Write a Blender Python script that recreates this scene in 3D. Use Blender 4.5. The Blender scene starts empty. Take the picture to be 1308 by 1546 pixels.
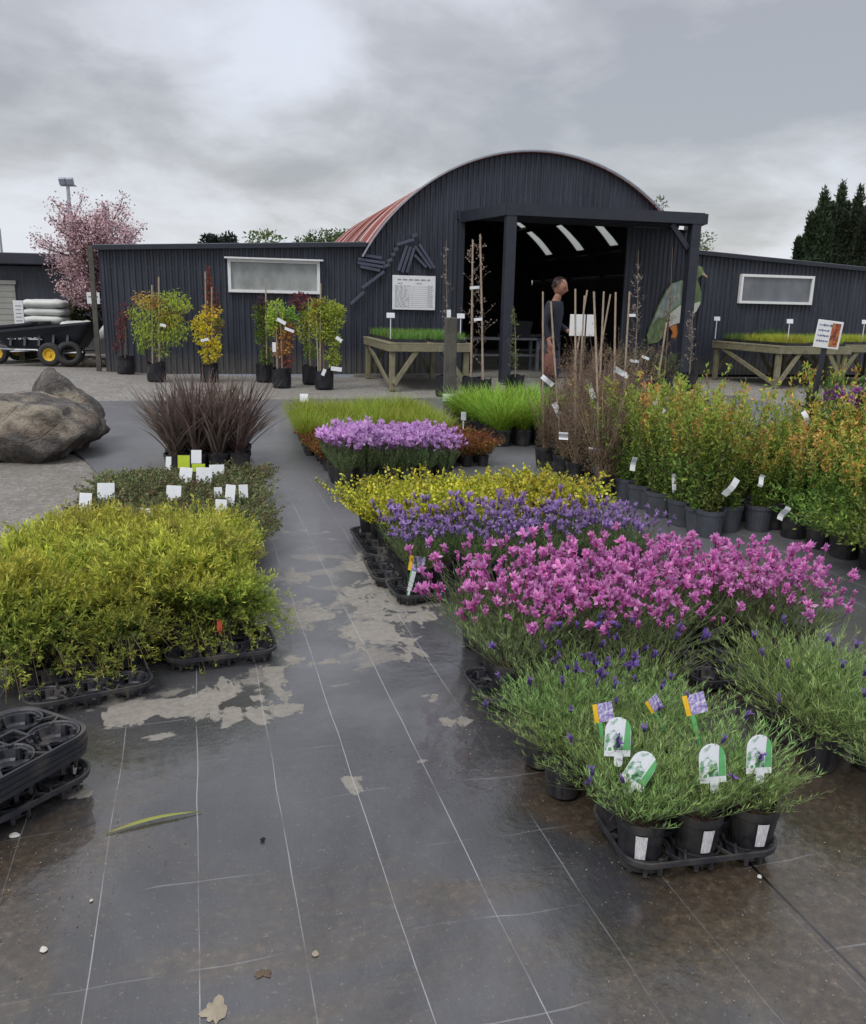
import bpy, bmesh, math, random
import numpy as np
from mathutils import Vector, Matrix, noise as mnoise
R = math.radians
sc = bpy.context.scene
col = sc.collection
rng = np.random.default_rng(7)
random.seed(7)

# ------------------------------------------------------------------ camera frame
FOC = 1270.0; CXP, CYP = 654.0, 773.0; EYE = 1.5
PITCH = math.atan(311 / FOC); ROLL = R(1.2)
def ray(px, py):
    x = (px - CXP) / FOC; y = -(py - CYP) / FOC
    c, s = math.cos(ROLL), math.sin(ROLL)
    x, y = c * x - s * y, s * x + c * y
    return (x, math.cos(PITCH) + y * math.sin(PITCH), -math.sin(PITCH) + y * math.cos(PITCH))
def gnd(px, py, z=0.0):
    r = ray(px, py); k = (z - EYE) / r[2]
    return Vector((r[0] * k, r[1] * k, z))
def at(px, py, Y):
    r = ray(px, py); k = Y / r[1]
    return Vector((r[0] * k, Y, EYE + r[2] * k))
_v = ray(290, 454); _n = math.hypot(_v[0], _v[1]); U0, U1 = _v[0] / _n, _v[1] / _n
def ST(s, t, z=0.0): return Vector((s * U0 + t * U1, s * U1 - t * U0, z))
def toST(p): return (p[0] * U0 + p[1] * U1, p[0] * U1 - p[1] * U0)
MAT_ANG = math.atan2(-U0, U1)
# shed frame: lx along the front wall, off away from the viewer
TH = R(14); W0 = gnd(330, 566, 0.03)
def SH(lx, off, z=0.0):
    return Vector((W0.x + lx * math.cos(TH) - off * math.sin(TH), W0.y + lx * math.sin(TH) + off * math.cos(TH), z))
def wall(px, py, off=0.0):
    r = ray(px, py); nx, ny = -math.sin(TH), math.cos(TH)
    k = (W0.x * nx + W0.y * ny + off) / (r[0] * nx + r[1] * ny)
    X, Y, Z = r[0] * k, r[1] * k, EYE + r[2] * k
    return ((X - W0.x) * math.cos(TH) + (Y - W0.y) * math.sin(TH), Z)

def lin(r, g, b):
    f = lambda c: (c / 255 / 12.92) if c <= 10.3 else ((c / 255 + 0.055) / 1.055) ** 2.4
    return (f(r), f(g), f(b))

# ------------------------------------------------------------------ mesh builder
class MB:
    def __init__(s): s.v = []; s.c = []; s.q = []; s.t = []; s.n = 0
    def add(s, v, q=None, t=None, c=(1, 1, 1)):
        v = np.asarray(v, dtype=np.float64).reshape(-1, 3); m = len(v)
        cc = np.asarray(c, dtype=np.float64)
        if cc.ndim == 1: cc = np.tile(cc, (m, 1))
        s.v.append(v); s.c.append(cc)
        if q is not None and len(q): s.q.append(np.asarray(q, dtype=np.int64).reshape(-1, 4) + s.n)
        if t is not None and len(t): s.t.append(np.asarray(t, dtype=np.int64).reshape(-1, 3) + s.n)
        s.n += m
    def mesh(s, name, mat, smooth=False):
        me = bpy.data.meshes.new(name)
        v = np.concatenate(s.v); c = np.concatenate(s.c)
        q = np.concatenate(s.q) if s.q else np.zeros((0, 4), int)
        t = np.concatenate(s.t) if s.t else np.zeros((0, 3), int)
        me.vertices.add(len(v)); me.vertices.foreach_set('co', v.astype(np.float32).ravel())
        li = np.concatenate([q.ravel(), t.ravel()]).astype(np.int32)
        me.loops.add(len(li)); me.loops.foreach_set('vertex_index', li)
        ls = np.concatenate([np.arange(len(q)) * 4, len(q) * 4 + np.arange(len(t)) * 3]).astype(np.int32)
        me.polygons.add(len(ls)); me.polygons.foreach_set('loop_start', ls)
        me.polygons.foreach_set('use_smooth', np.full(len(ls), smooth, dtype=bool))
        a = me.attributes.new('col', 'FLOAT_COLOR', 'POINT')
        a.data.foreach_set('color', np.concatenate([c, np.ones((len(c), 1))], 1).astype(np.float32).ravel())
        me.update(calc_edges=True); me.validate()
        me.materials.append(mat)
        return me
    # ---- shapes
    def box(s, c, size, rz=0.0, M=None, col=(1, 1, 1), bev=0.0):
        x, y, z = [d / 2 for d in size]
        if bev > 0:
            b = min(bev, x * .9, y * .9, z * .9); pts = []
            for sx in (-1, 1):
                for sy in (-1, 1):
                    for sz in (-1, 1):
                        pts += [(sx * x, sy * (y - b), sz * (z - b)), (sx * (x - b), sy * y, sz * (z - b)), (sx * (x - b), sy * (y - b), sz * z)]
            bm = bmesh.new()
            for p in pts: bm.verts.new(p)
            bmesh.ops.convex_hull(bm, input=bm.verts[:])
            bm.verts.index_update()
            v = np.array([w.co[:] for w in bm.verts]); t = []
            for f in bm.faces:
                ix = [w.index for w in f.verts]
                for k in range(1, len(ix) - 1): t.append((ix[0], ix[k], ix[k + 1]))
            bm.free(); q = None
        else:
            v = np.array([(sx * x, sy * y, sz * z) for sx in (-1, 1) for sy in (-1, 1) for sz in (-1, 1)])
            q = [(0, 1, 3, 2), (4, 6, 7, 5), (0, 4, 5, 1), (2, 3, 7, 6), (0, 2, 6, 4), (1, 5, 7, 3)]; t = None
        if M is not None: v = v @ np.array(M.to_3x3()).T
        if rz:
            c_, s_ = math.cos(rz), math.sin(rz); v = v @ np.array([[c_, s_, 0], [-s_, c_, 0], [0, 0, 1]])
        s.add(v + np.array(c), q, t, col)
    def bar(s, a, b, w, h, col=(1, 1, 1), bev=0.0, up=Vector((0, 0, 1))):
        a, b = Vector(a), Vector(b); d = b - a; L = d.length; d.normalize()
        if abs(d.dot(up)) > .98: up = Vector((0, 1, 0))
        sx = d.cross(up).normalized(); uz = sx.cross(d)
        M = Matrix((sx, d, uz)).transposed()
        s.box((a + b) / 2, (w, L, h), M=M, col=col, bev=bev)
    def tube(s, pts, rad, n=6, col=(1, 1, 1), cap=True):
        P = np.asarray([tuple(p) for p in pts], float); m = len(P)
        rad = np.full(m, rad) if np.isscalar(rad) else np.asarray(rad, float)
        T = np.gradient(P, axis=0); T /= np.linalg.norm(T, axis=1)[:, None] + 1e-12
        ref = np.array([0, 0, 1.0]) if abs(T[0, 2]) < .9 else np.array([1.0, 0, 0])
        a = np.cross(T, ref); a /= np.linalg.norm(a, axis=1)[:, None] + 1e-9; b = np.cross(T, a)
        th = np.arange(n) * 2 * math.pi / n
        V = P[:, None, :] + rad[:, None, None] * (np.cos(th)[None, :, None] * a[:, None, :] + np.sin(th)[None, :, None] * b[:, None, :])
        q = []
        for i in range(m - 1):
            for j in range(n): q.append((i * n + j, i * n + (j + 1) % n, (i + 1) * n + (j + 1) % n, (i + 1) * n + j))
        V = V.reshape(-1, 3); t = []
        if cap:
            V = np.concatenate([V, P[:1], P[-1:]]); k0, k1 = m * n, m * n + 1
            for j in range(n): t += [(k0, (j + 1) % n, j), (k1, (m - 1) * n + j, (m - 1) * n + (j + 1) % n)]
        s.add(V, q, t, col)
    def lathe(s, prof, n=20, c=(0, 0, 0), col=(1, 1, 1), axis=None, skip=None):
        prof = np.asarray(prof, float); m = len(prof); th = np.arange(n) * 2 * math.pi / n
        V = np.stack([prof[:, 0:1] * np.cos(th), prof[:, 0:1] * np.sin(th), np.repeat(prof[:, 1:2], n, 1)], -1).reshape(-1, 3)
        if axis is not None: V = V @ np.array(axis).T
        q = [(i * n + j, i * n + (j + 1) % n, (i + 1) * n + (j + 1) % n, (i + 1) * n + j) for i in range(m - 1) for j in range(n) if not (skip and skip(i, j))]
        s.add(V + np.array(c), q, None, col)
    def prism(s, poly, z0, z1, M=None, col=(1, 1, 1)):
        n = len(poly); v = [(x, y, z0) for x, y in poly] + [(x, y, z1) for x, y in poly]
        from mathutils.geometry import tessellate_polygon
        tr = tessellate_polygon([[Vector((x, y, 0)) for x, y in poly]])
        t = [tuple(f) for f in tr] + [tuple(i + n for i in reversed(f)) for f in tr]
        q = [(i, (i + 1) % n, n + (i + 1) % n, n + i) for i in range(n)]
        v = np.array(v, float)
        if M is not None:
            v = v @ np.array(M.to_3x3()).T + np.array(M.translation)
        s.add(v, q, t, col)
    def ball(s, c, r, nu=10, nv=7, col=(1, 1, 1)):
        r = (r, r, r) if np.isscalar(r) else r
        V = [(math.cos(2 * math.pi * j / nu) * math.sin(math.pi * i / nv), math.sin(2 * math.pi * j / nu) * math.sin(math.pi * i / nv), math.cos(math.pi * i / nv)) for i in range(nv + 1) for j in range(nu)]
        q = [(i * nu + j, (i + 1) * nu + j, (i + 1) * nu + (j + 1) % nu, i * nu + (j + 1) % nu) for i in range(nv) for j in range(nu)]
        s.add(np.array(V) * np.array(r) + np.array(c), q, None, col)
    # ---- foliage (vectorised)
    def leaves(s, P, D, L, W, C, g, fold=0.0, mid=.45):
        P = np.asarray(P); n = len(P); D = D / (np.linalg.norm(D, axis=1)[:, None] + 1e-9)
        rv = g.normal(size=(n, 3)); S = np.cross(D, rv); S /= np.linalg.norm(S, axis=1)[:, None] + 1e-9
        N = np.cross(S, D)
        L = np.broadcast_to(L, (n,))[:, None]; W = np.broadcast_to(W, (n,))[:, None]
        V = np.stack([P, P + D * L * mid + S * W / 2 + N * W * fold, P + D * L, P + D * L * mid - S * W / 2 + N * W * fold], 1).reshape(-1, 3)
        q = np.arange(n * 4).reshape(n, 4)
        C = np.broadcast_to(np.asarray(C, float), (n, 3))
        s.add(V, q, None, np.repeat(C, 4, 0))
    def blades(s, P, D, L, W, droop, C, g, segs=4, tipc=None):
        n = len(P); D = D / (np.linalg.norm(D, axis=1)[:, None] + 1e-9)
        L = np.broadcast_to(L, (n,)); W = np.broadcast_to(W, (n,)); droop = np.broadcast_to(droop, (n,))
        h = D.copy(); h[:, 2] = 0; hn = np.linalg.norm(h, axis=1)[:, None]; h = np.where(hn > 1e-3, h / (hn + 1e-9), [[1, 0, 0]])
        ang = g.normal(0, .5, n); S0 = np.cross(h, [0, 0, 1.0]); 
        S = S0 * np.cos(ang)[:, None] + h * np.sin(ang)[:, None] 
        ts = np.linspace(0, 1, segs + 1); rows = []; cs = []
        C = np.broadcast_to(np.asarray(C, float), (n, 3)); TC = C if tipc is None else np.broadcast_to(np.asarray(tipc, float), (n, 3))
        for t in ts:
            c = P + D * (L * t)[:, None] + h * (L * droop * .55 * t * t)[:, None]
            c[:, 2] -= L * droop * t ** 2.2 * .75
            w = W * (1 - t ** 2.2) * .5 * (0.55 + .9 * min(t * 2, 1) * .5)
            rows.append(c + S * w[:, None]); rows.append(c - S * w[:, None]); cc = C * (1 - t) + TC * t; cs += [cc, cc]
        V = np.stack(rows, 1).reshape(-1, 3); k = 2 * (segs + 1)
        b = (np.arange(n) * k)[:, None]
        q = np.concatenate([np.concatenate([b + 2 * i, b + 2 * i + 1, b + 2 * i + 3, b + 2 * i + 2], 1) for i in range(segs)])
        s.add(V, q, None, np.stack(cs, 1).reshape(-1, 3))

def link(name, data, parent=None, loc=None, rz=None):
    o = bpy.data.objects.new(name, data); col.objects.link(o)
    if parent is not None: o.parent = parent
    if loc is not None: o.location = loc
    if rz is not None: o.rotation_euler.z = rz
    return o
def tag(o, label=None, cat=None, group=None, kind=None):
    if label: o['label'] = label
    if cat: o['category'] = cat
    if group: o['group'] = group
    if kind: o['kind'] = kind
    return o
def thing(name, label, cat, loc=(0, 0, 0), rz=0.0, group=None):
    o = bpy.data.objects.new(name, None); col.objects.link(o); o.empty_display_size = .1
    o.location = loc; o.rotation_euler.z = rz
    return tag(o, label, cat, group)
ORD = ['', 'first', 'second', 'third', 'fourth', 'fifth', 'sixth', 'seventh', 'eighth', 'ninth', 'tenth', 'eleventh', 'twelfth', 'thirteenth']

# ------------------------------------------------------------------ materials
def newmat(name):
    m = bpy.data.materials.new(name); m.use_nodes = True; nt = m.node_tree; nt.nodes.clear()
    out = nt.nodes.new('ShaderNodeOutputMaterial'); p = nt.nodes.new('ShaderNodeBsdfPrincipled')
    nt.links.new(p.outputs[0], out.inputs[0]); return m, nt, p, out
def N(nt, typ, **kw):
    n = nt.nodes.new(typ)
    for k, v in kw.items():
        if k in n.inputs.keys() if isinstance(k, str) else False: n.inputs[k].default_value = v
        else: setattr(n, k, v)
    return n
def math_(nt, op, a, b=None, clamp=False):
    n = nt.nodes.new('ShaderNodeMath'); n.operation = op; n.use_clamp = clamp
    for i, x in enumerate((a, b)):
        if x is None: continue
        if isinstance(x, (int, float)): n.inputs[i].default_value = x
        else: nt.links.new(x, n.inputs[i])
    return n.outputs[0]
def noise_(nt, vec, scale, detail=4, rough=.55, dist=0.0):
    n = nt.nodes.new('ShaderNodeTexNoise'); n.inputs['Scale'].default_value = scale; n.inputs['Detail'].default_value = detail
    n.inputs['Roughness'].default_value = rough; n.inputs['Distortion'].default_value = dist
    if vec is not None: nt.links.new(vec, n.inputs['Vector'])
    return n.outputs['Fac']
def ramp_(nt, f, stops):
    n = nt.nodes.new('ShaderNodeValToRGB'); e = n.color_ramp.elements
    while len(e) < len(stops): e.new(.5)
    for k, (p, c) in zip(e, stops):
        k.position = p; k.color = (c, c, c, 1) if isinstance(c, (int, float)) else (*c, 1)
    nt.links.new(f, n.inputs[0]); return n.outputs[0]
def mix_(nt, f, a, b, mode='MIX'):
    n = nt.nodes.new('ShaderNodeMix'); n.data_type = 'RGBA'; n.blend_type = mode
    for i, x in ((0, f), (6, a), (7, b)):
        if isinstance(x, (int, float)): n.inputs[i].default_value = x
        elif isinstance(x, tuple): n.inputs[i].default_value = (*x, 1)
        else: nt.links.new(x, n.inputs[i])
    return n.outputs[2]
def coord(nt, which='Object'):
    return nt.nodes.new('ShaderNodeTexCoord').outputs[which]
def bump_(nt, h, p, strength=.3, dist=.01):
    b = nt.nodes.new('ShaderNodeBump'); b.inputs['Strength'].default_value = strength; b.inputs['Distance'].default_value = dist
    nt.links.new(h, b.inputs['Height']); nt.links.new(b.outputs[0], p.inputs['Normal'])
def mapping(nt, vec, scale=(1, 1, 1), rot=(0, 0, 0)):
    m = nt.nodes.new('ShaderNodeMapping'); m.inputs['Scale'].default_value = scale; m.inputs['Rotation'].default_value = rot
    nt.links.new(vec, m.inputs[0]); return m.outputs[0]

def simple(name, c, rough=.6, var=.25, scale=8, spec=.5, metal=0.0, bump=0.0, use_col=False):
    m, nt, p, out = newmat(name); o = coord(nt)
    f = noise_(nt, o, scale, 5)
    c2 = tuple(x * (1 - var) for x in c); c3 = tuple(min(1, x * (1 + var)) for x in c)
    base = ramp_(nt, f, [(.3, c2), (.7, c3)])
    if use_col:
        a = nt.nodes.new('ShaderNodeAttribute'); a.attribute_name = 'col'
        base = mix_(nt, 1.0, base, a.outputs[0], 'MULTIPLY')
    nt.links.new(base, p.inputs['Base Color'])
    p.inputs['Roughness'].default_value = rough; p.inputs['Specular IOR Level'].default_value = spec; p.inputs['Metallic'].default_value = metal
    if bump: bump_(nt, noise_(nt, o, scale * 5, 4), p, bump, .01)
    return m
def leafmat(name, trans=.3, rough=.55, spec=.35, hv=.045, vv=.46):
    m, nt, p, out = newmat(name)
    a = nt.nodes.new('ShaderNodeAttribute'); a.attribute_name = 'col'
    oi = nt.nodes.new('ShaderNodeObjectInfo')
    h = nt.nodes.new('ShaderNodeHueSaturation')
    nt.links.new(a.outputs[0], h.inputs['Color'])
    nt.links.new(math_(nt, 'ADD', math_(nt, 'MULTIPLY', oi.outputs['Random'], hv), .5 - hv / 2), h.inputs['Hue'])
    nt.links.new(math_(nt, 'ADD', math_(nt, 'MULTIPLY', oi.outputs['Random'], vv), 1 - vv / 2), h.inputs['Value'])
    nt.links.new(h.outputs[0], p.inputs['Base Color'])
    p.inputs['Roughness'].default_value = rough; p.inputs['Specular IOR Level'].default_value = spec
    tr = nt.nodes.new('ShaderNodeBsdfTranslucent'); nt.links.new(h.outputs[0], tr.inputs[0])
    mx = nt.nodes.new('ShaderNodeMixShader'); mx.inputs[0].default_value = trans
    nt.links.new(p.outputs[0], mx.inputs[1]); nt.links.new(tr.outputs[0], mx.inputs[2]); nt.links.new(mx.outputs[0], out.inputs[0])
    return m
M = {}
M['leaf'] = leafmat('leaf')
M['petal'] = leafmat('petal', trans=.4, hv=.02, vv=.2)
M['stem'] = leafmat('stem', trans=0.0)
def dusty(name, c, rough, d):
    m, nt, p, out = newmat(name); o = coord(nt); oi = nt.nodes.new('ShaderNodeObjectInfo')
    sh = nt.nodes.new('ShaderNodeVectorMath'); sh.operation = 'ADD'; nt.links.new(o, sh.inputs[0]); nt.links.new(oi.outputs['Location'], sh.inputs[1])
    f = noise_(nt, sh.outputs[0], 9, 6, .65); g = noise_(nt, sh.outputs[0], 40, 4, .7)
    b = mix_(nt, ramp_(nt, f, [(.46, 0.0), (.72, .75)]), c, d); b = mix_(nt, ramp_(nt, g, [(.6, 0.0), (.72, .5)]), b, d)
    nt.links.new(b, p.inputs['Base Color']); nt.links.new(ramp_(nt, f, [(.4, rough - .1), (.7, min(1, rough + .3))]), p.inputs['Roughness']); return m
M['pot'] = dusty('black_pot_plastic', lin(34, 35, 40), .42, lin(78, 74, 68))
M['traypl'] = dusty('tray_plastic', lin(46, 48, 55), .45, lin(96, 90, 82))
M['potgrey'] = simple('grey_pot_plastic', lin(70, 74, 82), .5, .2, 14)
M['bag'] = simple('planter_bag_film', lin(26, 27, 34), .3, .3, 10, bump=.4)
M['soil'] = simple('potting_mix', lin(74, 54, 44), .95, .6, 60, bump=.8)
M['white'] = simple('white_card', lin(226, 228, 230), .5, .04, 10)
M['tagwhite'] = simple('label_plastic', lin(222, 226, 230), .4, .06, 20)
M['stake'] = simple('bamboo_stake', lin(158, 142, 124), .7, .2, 30)
M['timber'] = None
# ------------------------------------------------------------------ setting materials
def mat_gravel():
    m, nt, p, out = newmat('gravel_yard'); o = coord(nt)
    big = noise_(nt, o, .35, 5, .6); mid = noise_(nt, o, 3, 5, .65); fine = noise_(nt, o, 45, 5, .75)
    v = nt.nodes.new('ShaderNodeTexVoronoi'); v.inputs['Scale'].default_value = 38; nt.links.new(o, v.inputs['Vector'])
    c1 = ramp_(nt, fine, [(.3, lin(92, 90, 86)), (.5, lin(128, 125, 120)), (.72, lin(172, 170, 166))])
    c2 = ramp_(nt, mid, [(.35, lin(112, 104, 92)), (.65, lin(150, 147, 142))])
    c = mix_(nt, .5, c1, c2)
    st = ramp_(nt, v.outputs['Color'], [(.2, lin(96, 95, 94)), (.55, lin(136, 134, 130)), (.95, lin(190, 190, 188))])
    c = mix_(nt, .45, c, st)
    c = mix_(nt, ramp_(nt, big, [(.42, 0.0), (.62, .45)]), c, lin(112, 106, 96))
    nt.links.new(c, p.inputs['Base Color']); p.inputs['Roughness'].default_value = .9
    bump_(nt, math_(nt, 'ADD', fine, v.outputs['Distance']), p, .6, .015)
    return m
def sstep(nt, x, a, b):
    n = nt.nodes.new('ShaderNodeMapRange'); n.interpolation_type = 'SMOOTHSTEP'
    n.inputs['From Min'].default_value = a; n.inputs['From Max'].default_value = b
    nt.links.new(x, n.inputs['Value']); return n.outputs[0]
def mat_weedmat():
    # object space: x = across the lines (t), y = along them (s)
    m, nt, p, out = newmat('weed_mat'); o = coord(nt)
    sx = nt.nodes.new('ShaderNodeSeparateXYZ'); nt.links.new(o, sx.inputs[0]); X, Y = sx.outputs[0], sx.outputs[1]
    w1 = noise_(nt, mapping(nt, o, (.6, .6, 1)), 1.0, 4, .6); w2 = noise_(nt, o, 5.0, 5, .6); w3 = noise_(nt, o, 38, 5, .7)
    weave = noise_(nt, mapping(nt, o, (1, .12, 1)), 180, 2, .5)
    base = mix_(nt, .5, ramp_(nt, w2, [(.3, lin(38, 38, 41)), (.7, lin(58, 58, 61))]), ramp_(nt, w1, [(.38, lin(28, 28, 30)), (.6, lin(64, 65, 70))]))  # darker wet patches and soft highlights painted into the base colour
    base = mix_(nt, .10, base, ramp_(nt, weave, [(.35, lin(48, 49, 54)), (.65, lin(96, 97, 102))]))
    # paler grey further back, brown mud near the viewer
    far = sstep(nt, math_(nt, 'ADD', Y, math_(nt, 'MULTIPLY', math_(nt, 'SUBTRACT', w1, .5), 3.0)), 1.9, 5.0)
    base = mix_(nt, math_(nt, 'MULTIPLY', far, .66), base, lin(108, 109, 113))
    mudn = noise_(nt, mapping(nt, o, (.8, 1.15, 1)), 1.3, 7, .66, .7)
    near = math_(nt, 'SUBTRACT', 1.0, sstep(nt, Y, 1.9, 3.6))
    sides = math_(nt, 'MAXIMUM', sstep(nt, X, .78, 1.25), math_(nt, 'SUBTRACT', 1.0, sstep(nt, X, -.45, -.12)))
    bott = math_(nt, 'SUBTRACT', 1.0, sstep(nt, Y, 1.4, 2.3))
    side = math_(nt, 'MAXIMUM', sides, math_(nt, 'MULTIPLY', bott, .62))
    mud = math_(nt, 'MULTIPLY', near, sstep(nt, math_(nt, 'ADD', mudn, math_(nt, 'MULTIPLY', side, .19)), .50, .70))
    mudc = ramp_(nt, w3, [(.3, lin(48, 40, 30)), (.55, lin(76, 64, 48)), (.75, lin(114, 100, 80))])
    base = mix_(nt, math_(nt, 'MULTIPLY', mud, .78), base, mudc)
    grit = math_(nt, 'MULTIPLY', near, ramp_(nt, noise_(nt, o, 85, 3, .7), [(.62, 0.0), (.7, .6)]))
    base = mix_(nt, grit, base, lin(120, 112, 100))
    # dried silt with crisp edges
    sn = noise_(nt, mapping(nt, o, (1.0, 1.25, 1)), 3.4, 7, .6, .5)
    inx = math_(nt, 'MULTIPLY', sstep(nt, X, -.62, -.42), math_(nt, 'SUBTRACT', 1.0, sstep(nt, X, .8, 1.0)))
    iny = math_(nt, 'MULTIPLY', sstep(nt, Y, 2.5, 3.3), math_(nt, 'SUBTRACT', 1.0, sstep(nt, Y, 5.4, 6.6)))
    reg = math_(nt, 'MULTIPLY', inx, iny)
    thr = math_(nt, 'ADD', sn, math_(nt, 'MULTIPLY', math_(nt, 'SUBTRACT', reg, 1.0), .5))
    # the clear patches seen in the walkway: (s, t, half-length, half-width)
    blobs = None
    wob = math_(nt, 'ADD', math_(nt, 'MULTIPLY', math_(nt, 'SUBTRACT', noise_(nt, mapping(nt, o, (1.25, .8, 1)), 5, 7, .65, .8), .5), 6.5), math_(nt, 'MULTIPLY', math_(nt, 'SUBTRACT', noise_(nt, o, 22, 4, .6), .5), 1.6))
    for (px, py, rs, rt, pw) in SILT:
        s_, t_ = toST(gnd(px, py)); 
        ex = math_(nt, 'DIVIDE', math_(nt, 'SUBTRACT', X, t_), rt); ey = math_(nt, 'DIVIDE', math_(nt, 'SUBTRACT', Y, s_), rs)
        d = math_(nt, 'ADD', math_(nt, 'POWER', math_(nt, 'ABSOLUTE', ex), pw), math_(nt, 'POWER', math_(nt, 'ABSOLUTE', ey), pw))
        f = math_(nt, 'SUBTRACT', 1.0, d)
        blobs = f if blobs is None else math_(nt, 'MAXIMUM', blobs, f)
    silt = math_(nt, 'MAXIMUM', math_(nt, 'MULTIPLY', sstep(nt, thr, .525, .60), .7), sstep(nt, math_(nt, 'ADD', blobs, wob), .24, .62), clamp=True)
    siltc = ramp_(nt, w3, [(.3, lin(128, 122, 112)), (.7, lin(162, 156, 145))])
    base = mix_(nt, math_(nt, 'MULTIPLY', silt, math_(nt, 'ADD', .42, math_(nt, 'MULTIPLY', w2, .6))), base, siltc)
    # woven marker threads
    wobx = math_(nt, 'MULTIPLY', math_(nt, 'SUBTRACT', noise_(nt, mapping(nt, o, (.3, 1, 1)), 1.6, 2), .5), .02)
    xx = math_(nt, 'ADD', X, wobx)
    fr = math_(nt, 'ABSOLUTE', math_(nt, 'SUBTRACT', math_(nt, 'FRACT', math_(nt, 'DIVIDE', math_(nt, 'ADD', xx, .0525 + .1215 + 10 * .243), .243)), .5))
    ln = math_(nt, 'SUBTRACT', 1.0, sstep(nt, fr, .0036, .0072))
    br = ramp_(nt, noise_(nt, mapping(nt, o, (2.2, 1.1, 1)), 1.3, 3, .6), [(.40, .08), (.52, .72)])
    br = math_(nt, 'MULTIPLY', br, math_(nt, 'MULTIPLY', math_(nt, 'SUBTRACT', 1.0, math_(nt, 'MULTIPLY', sstep(nt, Y, 6, 8.5), .85)), math_(nt, 'MAXIMUM', sstep(nt, X, -.6, -.4), math_(nt, 'SUBTRACT', 1.0, sstep(nt, Y, 3.4, 4.0)))))
    ln = math_(nt, 'MULTIPLY', math_(nt, 'MULTIPLY', ln, br), math_(nt, 'SUBTRACT', 1.0, math_(nt, 'MULTIPLY', mud, .8)))
    base = mix_(nt, ln, base, lin(170, 172, 176))
    # faint cross creases
    cy = math_(nt, 'ADD', Y, math_(nt, 'MULTIPLY', math_(nt, 'SUBTRACT', noise_(nt, o, 1.4, 3), .5), .12))
    frc = math_(nt, 'ABSOLUTE', math_(nt, 'SUBTRACT', math_(nt, 'FRACT', math_(nt, 'DIVIDE', cy, .31)), .5))
    cl = math_(nt, 'MULTIPLY', math_(nt, 'SUBTRACT', 1.0, sstep(nt, frc, .004, .010)), ramp_(nt, noise_(nt, o, 2.3, 3), [(.5, 0.0), (.62, .4)]))
    base = mix_(nt, cl, base, lin(150, 152, 156))
    # the overlap seam right of the walkway
    sm = math_(nt, 'ABSOLUTE', math_(nt, 'SUBTRACT', math_(nt, 'ADD', X, math_(nt, 'MULTIPLY', wobx, .4)), 1.43))
    base = mix_(nt, math_(nt, 'SUBTRACT', 1.0, sstep(nt, sm, .003, .006)), base, lin(14, 14, 16))
    nt.links.new(base, p.inputs['Base Color'])
    wet = noise_(nt, mapping(nt, o, (.9, .7, 1)), 1.1, 5, .6, .3)
    rg = ramp_(nt, wet, [(.40, .03), (.5, .12), (.62, .38)])
    rgf = mix_(nt, math_(nt, 'MAXIMUM', math_(nt, 'MULTIPLY', far, .5), math_(nt, 'MAXIMUM', silt, math_(nt, 'MULTIPLY', mud, .28))), rg, (.8, .8, .8))
    nt.links.new(rgf, p.inputs['Roughness']); p.inputs['Specular IOR Level'].default_value = .95
    h = math_(nt, 'ADD', math_(nt, 'MULTIPLY', w3, .5), math_(nt, 'ADD', math_(nt, 'MULTIPLY', noise_(nt, o, 2.6, 5, .6), 4.5), math_(nt, 'MULTIPLY', math_(nt, 'MAXIMUM', mud, grit), .5)))
    bump_(nt, h, p, .22, .012)
    film = ramp_(nt, noise_(nt, mapping(nt, o, (.8, .6, 1)), 1.35, 5, .6, .5), [(.42, 0.0), (.56, .9)])
    film = math_(nt, 'MULTIPLY', film, math_(nt, 'MULTIPLY', math_(nt, 'SUBTRACT', 1.0, silt), math_(nt, 'SUBTRACT', 1.0, math_(nt, 'MULTIPLY', far, .8))))
    nt.links.new(film, p.inputs['Coat Weight']); p.inputs['Coat Roughness'].default_value = .07; p.inputs['Coat IOR'].default_value = 1.6
    bc = nt.nodes.new('ShaderNodeBump'); bc.inputs['Strength'].default_value = .12; bc.inputs['Distance'].default_value = .02; nt.links.new(noise_(nt, o, 2.6, 5, .6), bc.inputs['Height']); nt.links.new(bc.outputs[0], p.inputs['Coat Normal'])
    return m
SILT = [(540, 1188, .062, .055, 4), (590, 905, .42, .3, 2), (560, 960, .2, .22, 2), (470, 930, .25, .16, 2), (610, 990, .1, .1, 2), (500, 1000, .05, .06, 2), (655, 1058, .06, .06, 2), (415, 1030, .2, .07, 2), (425, 1075, .06, .09, 2), (335, 1080, .13, .07, 2), (260, 1070, .11, .10, 3), (180, 1085, .1, .07, 2), (240, 1115, .04, .07, 2), (120, 1200, .04, .06, 2), (350, 1045, .16, .08, 2), (395, 1060, .2, .06, 2), (300, 1062, .16, .10, 2), (215, 1075, .12, .12, 2), (550, 850, .2, .16, 2), (640, 930, .12, .14, 2), (455, 1000, .08, .08, 2), (690, 1090, .05, .06, 2), (440, 870, .2, .1, 2), (640, 1152, .02, .03, 2)]

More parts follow.
